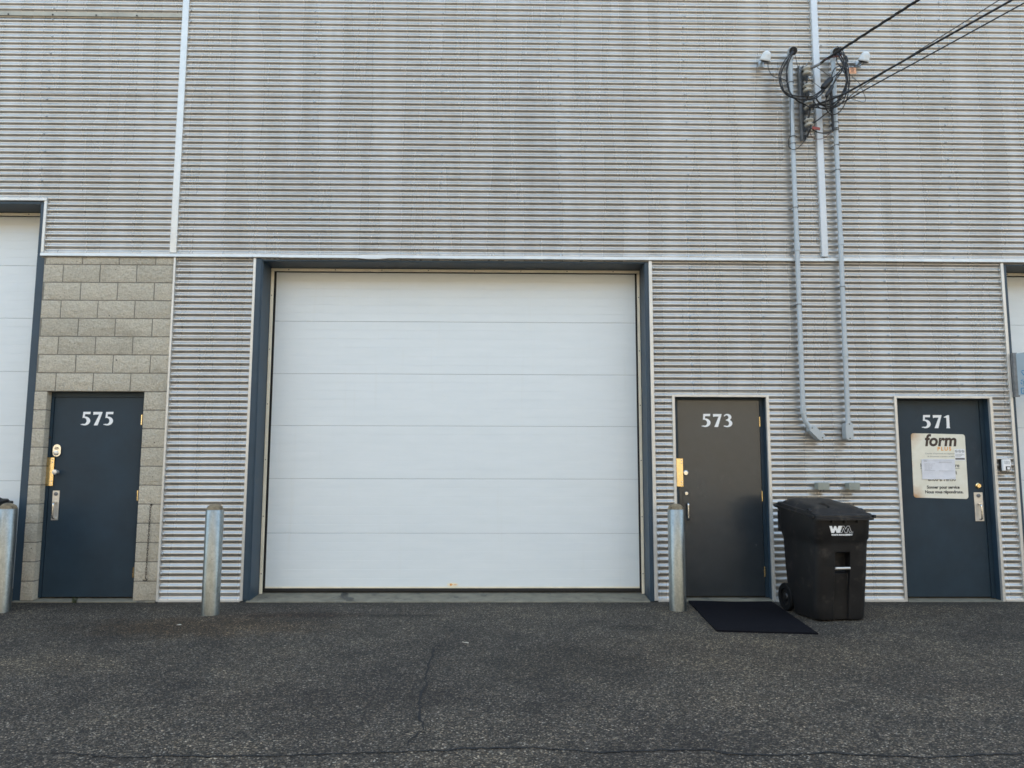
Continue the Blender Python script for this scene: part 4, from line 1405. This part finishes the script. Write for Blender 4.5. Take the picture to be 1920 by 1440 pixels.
dome(2.992, 6.008, "white dome fixture left of the left weatherhead",
     [[(3.010, -.11, 6.0), (3.028, -.11, 5.985), (3.041, -.09, 5.918), (3.084, -.07, 5.852), (3.142, -.08, 5.816), (3.196, -.13, 5.772), (3.230, -.15, 5.718), (3.248, -.15, 5.637), (3.256, -.14, 5.55), (3.257, -.125, 5.414), (3.252, -.125, 5.218), (3.246, -.125, 5.12), (3.232, -.11, 5.068), (3.233, -.1, 5.008), (3.246, -.12, 4.96), (3.306, -.12, 4.954), (3.379, -.1, 5.019), (3.422, -.1, 5.081), (3.441, -.14, 5.147), (3.469, -.15, 5.195)]], R(14))
dome(4.118, 6.014, "white dome fixture right of the right weatherhead",
     [[(4.133, -.11, 6.0), (4.081, -.12, 5.95), (3.989, -.15, 5.912), (3.894, -.19, 5.897), (3.837, -.22, 5.895)],
      [(4.107, -.11, 6.0), (4.045, -.13, 5.948), (3.948, -.16, 5.932), (3.843, -.22, 5.889)]], R(14))

# ------------------------------------------------------------------ insulator rack
rk = thing("insulator_rack", "steel rack with four grey spool insulators between the two conduits", "insulator rack", (3.44, 0, 5.1))
MB().box(3.405, 3.412, -0.060, -0.004, 5.100, 5.985).box(3.412, 3.455, -0.014, -0.004, 5.100, 5.985).box(3.455, 3.462, -0.060, -0.004, 5.100, 5.985).build("rail", 'galv', rk, bevel=0.001)
MB().tube([(3.461, -0.13, 5.17), (3.461, -0.13, 5.965)], 0.007, 8).build("pin", 'galv', rk, smooth=40)
for z in (5.868, 5.666, 5.459, 5.259):
    spm = MB().lathe([(0.010, -0.046), (0.034, -0.046), (0.048, -0.034), (0.049, -0.022), (0.036, -0.012), (0.030, 0.0), (0.036, 0.012), (0.049, 0.022), (0.048, 0.034), (0.034, 0.046), (0.010, 0.046)], 20, Matrix.Translation((3.461, -0.13, z)))
    spm.build("spool_insulator", 'porcelain', rk, smooth=40)
    ar = MB()
    for s in (-1, 1):
        ar.box(3.440, 3.482, -0.150, -0.008, z + s * 0.054 - 0.003, z + s * 0.054 + 0.003)
    ar.build("bracket_arm", 'galv', rk, bevel=0.001)
    ey = MB()
    ey.tube([(3.425 + 0.016 * math.cos(a * PI / 5), -0.075, z - 0.10 + 0.016 * math.sin(a * PI / 5)) for a in range(11)], 0.004, 6)
    ey.build("eye", 'galv', rk, smooth=40)

# ------------------------------------------------------------------ looped service cables between the two weatherheads
cb = thing("cable_bundle", "tangle of looping black service cables between the two conduit heads", "cables", (3.55, -0.2, 5.3))
LOOPS = [
    ('cable', [(3.308, -.13, 6.10), (3.287, -.17, 6.078), (3.229, -.2, 6.011), (3.162, -.2, 5.912), (3.124, -.19, 5.798), (3.127, -.19, 5.68), (3.162, -.2, 5.584), (3.235, -.2, 5.526), (3.342, -.21, 5.496), (3.463, -.22, 5.499), (3.535, -.23, 5.546), (3.59, -.24, 5.604)], .0066),
    ('cable', [(3.312, -.13, 6.10), (3.295, -.17, 6.075), (3.247, -.19, 6.004), (3.205, -.18, 5.923), (3.171, -.17, 5.862), (3.146, -.17, 5.783), (3.14, -.17, 5.691), (3.182, -.18, 5.588), (3.276, -.19, 5.525), (3.358, -.23, 5.477), (3.466, -.24, 5.481), (3.538, -.25, 5.517), (3.603, -.25, 5.586)], .0066),
    ('cable', [(3.316, -.13, 6.10), (3.307, -.16, 6.079), (3.266, -.15, 5.994), (3.237, -.14, 5.893), (3.221, -.15, 5.768), (3.23, -.16, 5.658), (3.261, -.17, 5.574), (3.316, -.18, 5.491), (3.398, -.19, 5.442), (3.459, -.22, 5.405), (3.537, -.23, 5.439), (3.505, -.25, 5.484), (3.514, -.25, 5.529), (3.591, -.25, 5.578)], .0066),
    ('cable', [(3.805, -.13, 6.10), (3.792, -.17, 6.084), (3.803, -.22, 5.993), (3.82, -.25, 5.904), (3.846, -.26, 5.808), (3.863, -.26, 5.704), (3.87, -.25, 5.605), (3.851, -.25, 5.501), (3.813, -.25, 5.41), (3.758, -.24, 5.337), (3.699, -.23, 5.312), (3.638, -.23, 5.338), (3.606, -.24, 5.412), (3.618, -.25, 5.492), (3.644, -.26, 5.539)], .0066),
    ('cable', [(3.808, -.13, 6.10), (3.805, -.17, 6.082), (3.83, -.22, 6.032), (3.864, -.25, 5.981), (3.868, -.26, 5.923), (3.834, -.27, 5.867), (3.777, -.27, 5.775), (3.724, -.27, 5.697), (3.686, -.26, 5.636)], .0066),
    ('cable', [(3.80, -.13, 6.10), (3.783, -.17, 6.081), (3.801, -.2, 6.011), (3.821, -.23, 5.922), (3.833, -.24, 5.871), (3.783, -.24, 5.877), (3.736, -.23, 5.852), (3.711, -.22, 5.802), (3.698, -.22, 5.749), (3.68, -.23, 5.704)], .0066),
    ('cable', [(3.812, -.13, 6.10), (3.816, -.16, 6.085), (3.844, -.2, 5.985), (3.86, -.22, 5.856), (3.874, -.22, 5.764), (3.867, -.22, 5.66), (3.827, -.22, 5.555), (3.761, -.22, 5.483), (3.667, -.23, 5.431), (3.575, -.24, 5.419), (3.517, -.25, 5.452), (3.498, -.26, 5.492), (3.529, -.26, 5.537), (3.597, -.25, 5.589)], .007),
    ('cable', [(3.80, -.13, 6.09), (3.803, -.16, 6.082), (3.834, -.19, 5.965), (3.86, -.2, 5.854), (3.873, -.2, 5.762), (3.865, -.19, 5.675), (3.816, -.19, 5.57), (3.745, -.2, 5.473), (3.65, -.21, 5.412), (3.555, -.23, 5.423), (3.493, -.2, 5.438), (3.456, -.17, 5.446)], .007),
    ('red_wire', [(3.61, -.27, 5.93), (3.676, -.25, 5.966), (3.747, -.22, 5.997), (3.814, -.2, 6.018), (3.843, -.18, 6.05)], .008),
    ('wire', [(3.323, -.15, 6.084), (3.348, -.12, 6.025), (3.369, -.1, 5.956), (3.4, -.09, 5.909), (3.431, -.12, 5.877)], .0030),
    ('wire', [(3.552, -.19, 5.885), (3.611, -.2, 5.835), (3.674, -.22, 5.765)], .0034),
    ('wire', [(3.453, -.15, 5.791), (3.513, -.18, 5.71), (3.574, -.22, 5.624)], .0034),
    ('wire', [(3.901, -.2, 5.821), (3.958, -.2, 5.756), (4.018, -.2, 5.695), (4.062, -.18, 5.617), (4.095, -.17, 5.531), (4.073, -.17, 5.492), (3.993, -.18, 5.501), (3.885, -.2, 5.527)], .003),
    ('cable', [(3.465, -.16, 5.193), (3.494, -.17, 5.154), (3.545, -.18, 5.124), (3.613, -.18, 5.118), (3.679, -.16, 5.141), (3.723, -.14, 5.179)], .0066),
    ('red_wire', [(3.471, -.15, 5.187), (3.466, -.14, 5.141), (3.486, -.13, 5.101), (3.532, -.13, 5.071), (3.608, -.13, 5.078), (3.672, -.13, 5.122), (3.718, -.14, 5.174)], .0032),
    ('cable', [(3.711, -.16, 5.663), (3.718, -.15, 5.563), (3.719, -.14, 5.437), (3.724, -.14, 5.32), (3.726, -.14, 5.241), (3.725, -.14, 5.17)], .015),
    ('cable', [(3.735, -.13, 5.60), (3.745, -.125, 5.50), (3.740, -.12, 5.38), (3.736, -.12, 5.25), (3.74, -.12, 5.19)], .008),
    ('cable', [(3.457, -.15, 5.80), (3.449, -.16, 5.76), (3.440, -.15, 5.71), (3.436, -.14, 5.66)], .011),
    ('cable', [(3.459, -.16, 5.62), (3.452, -.17, 5.57), (3.441, -.15, 5.53), (3.438, -.14, 5.48)], .011),
    ('cable', [(3.462, -.17, 5.42), (3.452, -.18, 5.36), (3.443, -.16, 5.30), (3.440, -.14, 5.26)], .011),
    ('cable', [(3.466, -.17, 5.215), (3.455, -.17, 5.17), (3.442, -.15, 5.13), (3.433, -.13, 5.09)], .010),
    ('cable', [(3.70, -.245, 5.735), (3.77, -.25, 5.80), (3.822, -.25, 5.868), (3.835, -.24, 5.90)], .0066),
    ('cable', [(3.69, -.26, 5.64), (3.755, -.26, 5.74), (3.81, -.255, 5.83), (3.838, -.24, 5.89)], .0066),
]
rl = random.Random(11)
for q in (0, 3, 6, 2, 4, 7):
    mt__, pts, r = LOOPS[q]
    sc_ = rl.uniform(0.74, 1.16)
    cx_ = sum(p[0] for p in pts) / len(pts)
    cz_ = sum(p[2] for p in pts) / len(pts)
    n_ = len(pts)
    LOOPS.append((mt__, [(cx_ + (p[0] - cx_) * (sc_ if 0 < i < n_ - 1 else 1) + (rl.uniform(-.012, .012) if 0 < i < n_ - 1 else 0), p[1] - 0.012,
                          cz_ + (p[2] - cz_) * (sc_ if 0 < i < n_ - 1 else 1) + (rl.uniform(-.012, .012) if 0 < i < n_ - 1 else 0)) for i, p in enumerate(pts)], 0.0058))
for mt__, pts, r in LOOPS:
    tube_thing(MB(), pts, r, 6, 6).build("cable" if mt__ == 'cable' else "wire", mt__, cb, smooth=60)
for (a, b, r) in (((3.577, -.245, 5.604), (3.691, -.235, 5.733), .034), ((3.607, -.262, 5.500), (3.690, -.262, 5.636), .021)):
    A_, B_ = Vector(a), Vector(b)
    MB().tube([A_.lerp(B_, q) for q in (0, .04, .10, .9, .96, 1)], [r * .5, r * .85, r, r, r * .85, r * .5], 10).build("splice_sleeve", 'cable', cb, smooth=40)
tie = MB()
for (x, z) in ((3.790, 5.225), (3.789, 5.205), (3.796, 5.60)):
    tie.tube([(x + 0.034 * math.cos(q * PI / 6), -0.062 - 0.034 * math.sin(q * PI / 6), z + 0.004 * math.cos(q * PI / 6)) for q in range(7)], 0.004, 6)
tie.build("cable_tie", 'black', cb)
tie = MB()
tie.tube([(3.303 + 0.034 * math.cos(q * PI / 6), -0.062 - 0.034 * math.sin(q * PI / 6), 5.125) for q in range(7)], 0.004, 6)
tie.build("cable_tie", 'black', cb)

# overhead cables
def overhead_cable(name, pts, r, label, mats=('cable',), twist=0.0):
    t = thing(name, label, "cable", pts[0], 0.0, "overhead cables from the rack")
    if not twist:
        tube_thing(MB(), pts, r, 7, 8).build("strand", mats[0], t, smooth=60)
        return t
    P_ = [Vector(p) for p in pts]
    D_ = []
    for i in range(len(P_) - 1):
        n = max(1, int((P_[i + 1] - P_[i]).length / 0.03))
        for k in range(n):
            D_.append(P_[i].lerp(P_[i + 1], k / n))
    D_.append(P_[-1])
    for s, mm in enumerate(mats):
        Q_ = []
        dist = 0
        for i, p in enumerate(D_):
            T = (D_[min(i + 1, len(D_) - 1)] - D_[max(0, i - 1)]).normalized()
            u_ = T.cross(Vector((0, 0, 1))).normalized()
            v_ = T.cross(u_)
            if i:
                dist += (p - D_[i - 1]).length
            a = dist / twist * 2 * PI + s * 2 * PI / len(mats)
            Q_.append(p + (u_ * math.cos(a) + v_ * math.sin(a)) * r * 1.1)
        MB().tube(Q_, r, 6).build("strand", mm, t, smooth=60)
    return t
overhead_cable("overhead_cable", [(3.466, -.13, 5.901), (3.51, -.17, 5.895), (3.561, -.19, 5.909), (3.628, -.23, 5.950), (3.768, -.465, 5.981), (3.907, -.70, 6.011), (5.302, -3.05, 6.316)], 0.0075,
               "twisted black cable rising from the top of the insulator rack, topmost of the overhead cables", ('cable', 'cable', 'wire'), 0.42)
overhead_cable("overhead_cable", [(3.471, -.17, 5.430), (3.55, -.2, 5.451), (3.63, -.22, 5.472), (3.711, -.25, 5.497), (3.786, -.28, 5.521), (3.868, -.32, 5.553), (4.218, -.66, 5.673), (4.567, -1.0, 5.794), (7.363, -3.72, 6.758)], 0.0115,
               "thickest overhead cable, leaving the third spool of the insulator rack toward the top right corner")
overhead_cable("overhead_cable", [(3.693, -.2, 5.381), (3.733, -.22, 5.413), (3.795, -.25, 5.435), (3.922, -.36, 5.535), (4.242, -.69, 5.685), (4.562, -1.02, 5.825), (7.122, -3.66, 6.94)], 0.005,
               "thin overhead wire running just above the thickest cable near the frame's top edge", ('wire',))
overhead_cable("overhead_cable", [(3.457, -.16, 5.219), (3.545, -.18, 5.273), (3.673, -.21, 5.370), (3.837, -.27, 5.462), (4.199, -.635, 5.584), (4.561, -1.0, 5.698), (7.457, -3.92, 6.642)], 0.0072,
               "lowest overhead cable, leaving the bottom spool of the insulator rack")
# clamp on the messenger
MB().tube([(3.497, -.165, 5.894), (3.53, -.18, 5.899), (3.575, -.20, 5.917), (3.60, -.215, 5.933)], [0.012, 0.017, 0.015, 0.008], 8).build("cable_clamp", 'galv', cb, smooth=40)

# tags
rt = thing("red_tag", "dark red plastic tag at the bottom spool of the insulator rack", "tag", (3.47, -.19, 5.18))
def tagquad(p0, ux, uz, ww, hh, dd=0.004):
    mb_ = MB()
    p0 = Vector(p0); ux = Vector(ux).normalized(); uz = Vector(uz).normalized(); nn = ux.cross(uz)
    mb_.poly([(0, 0), (ww, 0), (ww, hh), (0, hh)], lambda a, b, d: tuple(p0 + ux * a + uz * b - nn * d), dd)
    return mb_
tagquad((3.463, -.200, 5.158), (1, -.2, -.28), (.26, .1, 1), 0.085, 0.034, 0.010).build("tag_plate", 'red', rt, bevel=0.002)
ot = thing("orange_tag", "small square peach tag with black print hanging beside the right weatherhead", "tag", (3.93, -.24, 5.82))
tagquad((3.893, -.24, 5.788), (1, 0, .02), (0, 0, 1), 0.078, 0.068, 0.003).build("tag_plate", 'orange', ot)
op = MB()
for (a, b, ww, hh) in ((0.012, 0.050, 0.054, 0.009), (0.022, 0.036, 0.034, 0.007), (0.020, 0.024, 0.030, 0.006), (0.012, 0.012, 0.050, 0.004)):
    for q in range(max(1, int(ww / 0.010))):
        bar(op, 3.893 + a + q * 0.010, 5.788 + b, 0.007, hh, -0.2412)
op.build("tag_print", 'ink', ot)
MB().tube([(3.932, -.2405, 5.852), (3.930, -.225, 5.872), (3.928, -.20, 5.90)], 0.003, 5).build("tag_wire", 'wire', ot)

# ------------------------------------------------------------------ litter and weed on the ground
def scrap(x, y, s, rot, seed, label):
    mb_ = MB()
    n = 9
    ring_ = []
    for k in range(n):
        a = 2 * PI * k / n
        rr_ = s * (0.75 + 0.5 * mnoise.noise(Vector((math.cos(a) * 2, math.sin(a) * 2, seed))))
        px, py = rr_ * math.cos(a) * 1.9, rr_ * math.sin(a) * 0.75
        ring_.append((x + px * math.cos(rot) - py * math.sin(rot), y + px * math.sin(rot) + py * math.cos(rot), ground_z(x, y) + 0.012 + 0.02 * abs(mnoise.noise(Vector((a, seed, 3))))))
    mb_.v = [(x, y, ground_z(x, y) + 0.012)] + ring_
    mb_.f = [(0, 1 + k, 1 + (k + 1) % n) for k in range(n)]
    o_b = len(mb_.v)
    mb_.v += [(v[0], v[1], v[2] - 0.0025) for v in mb_.v[:o_b]]
    mb_.f += [(o_b, o_b + 1 + (k + 1) % n, o_b + 1 + k) for k in range(n)]
    mb_.f += [(1 + k, o_b + 1 + k, o_b + 1 + (k + 1) % n, 1 + (k + 1) % n) for k in range(n)]
    tag(mb_.build("dry_leaf", 'leaf'), label, "leaf", "litter on the asphalt")
scrap(-0.266, -1.933, 0.020, -0.5, 1.0, "pale dry leaf lying on the asphalt in front of the big white door")
scrap(-2.836, -1.232, 0.016, 0.3, 5.0, "pale dry leaf lying on the asphalt left of the middle bollard")
gr = MB()
rg = random.Random(5)
for k in range(900):
    x = rg.uniform(-5.6, 5.6)
    y = -0.045 - abs(rg.gauss(0, 0.16))
    if rg.random() < 0.35:
        y = rg.uniform(-4.2, -0.4)
    r = rg.uniform(0.002, 0.0055)
    z = ground_z(x, y) + r * 0.4
    P_ = [(r * rg.uniform(.7, 1.2), 0, 0), (-r * rg.uniform(.7, 1.2), 0, 0), (0, r, 0), (0, -r * rg.uniform(.7, 1.2), 0), (0, 0, r * .8), (0, 0, -r)]
    gr.add([(x + p[0], y + p[1], z + p[2]) for p in P_], [(0, 2, 4), (2, 1, 4), (1, 3, 4), (3, 0, 4)])
tag(gr.build("loose_grit", 'gravel'), "loose grit scattered over the asphalt near the wall", None, None, 'stuff')
wd = MB()
rw = random.Random(3)
for k in range(16):
    a = rw.uniform(0, 2 * PI)
    h = rw.uniform(0.03, 0.075)
    x, y = -4.41 + rw.uniform(-.02, .02), -0.045 + rw.uniform(-.012, .012)
    d = Vector((math.cos(a), math.sin(a) * .5, 0)) * rw.uniform(.01, .04)
    s = Vector((-math.sin(a), math.cos(a), 0)) * 0.003
    p0, p1, p2 = Vector((x, y, 0)), Vector((x, y, h * .65)) + d * .5, Vector((x, y, h)) + d
    wd.add([p0 - s, p0 + s, p1 + s * 1.4, p1 - s * 1.4, p2], [(0, 1, 2, 3), (3, 2, 4)])
tag(wd.build("weed", 'weed'), "tiny weed growing from the sill joint below the door marked 575", "weed")

# ------------------------------------------------------------------ the sunlit building across the lane (seen only in reflections)
ob_ = thing("warehouse", "brown brick warehouse across the lane, facing the corrugated wall", "building", (0, -25, 0))
MB().box(-60, 60, -40, -25, 0, 13.0).build("wall", 'beige', ob_)
MB().box(-60.2, 60.2, -40.2, -24.8, 13.0, 13.3).build("roof_edge", 'roof', ob_)
for k in range(12):
    if k % 3 == 1:
        continue
    for z in (1.3, 5.0, 8.7):
        MB().box(-54 + k * 9, -50 + k * 9, -25.0 + 0.01, -24.95, z, z + 1.9).build("window", 'dark_glass', ob_)
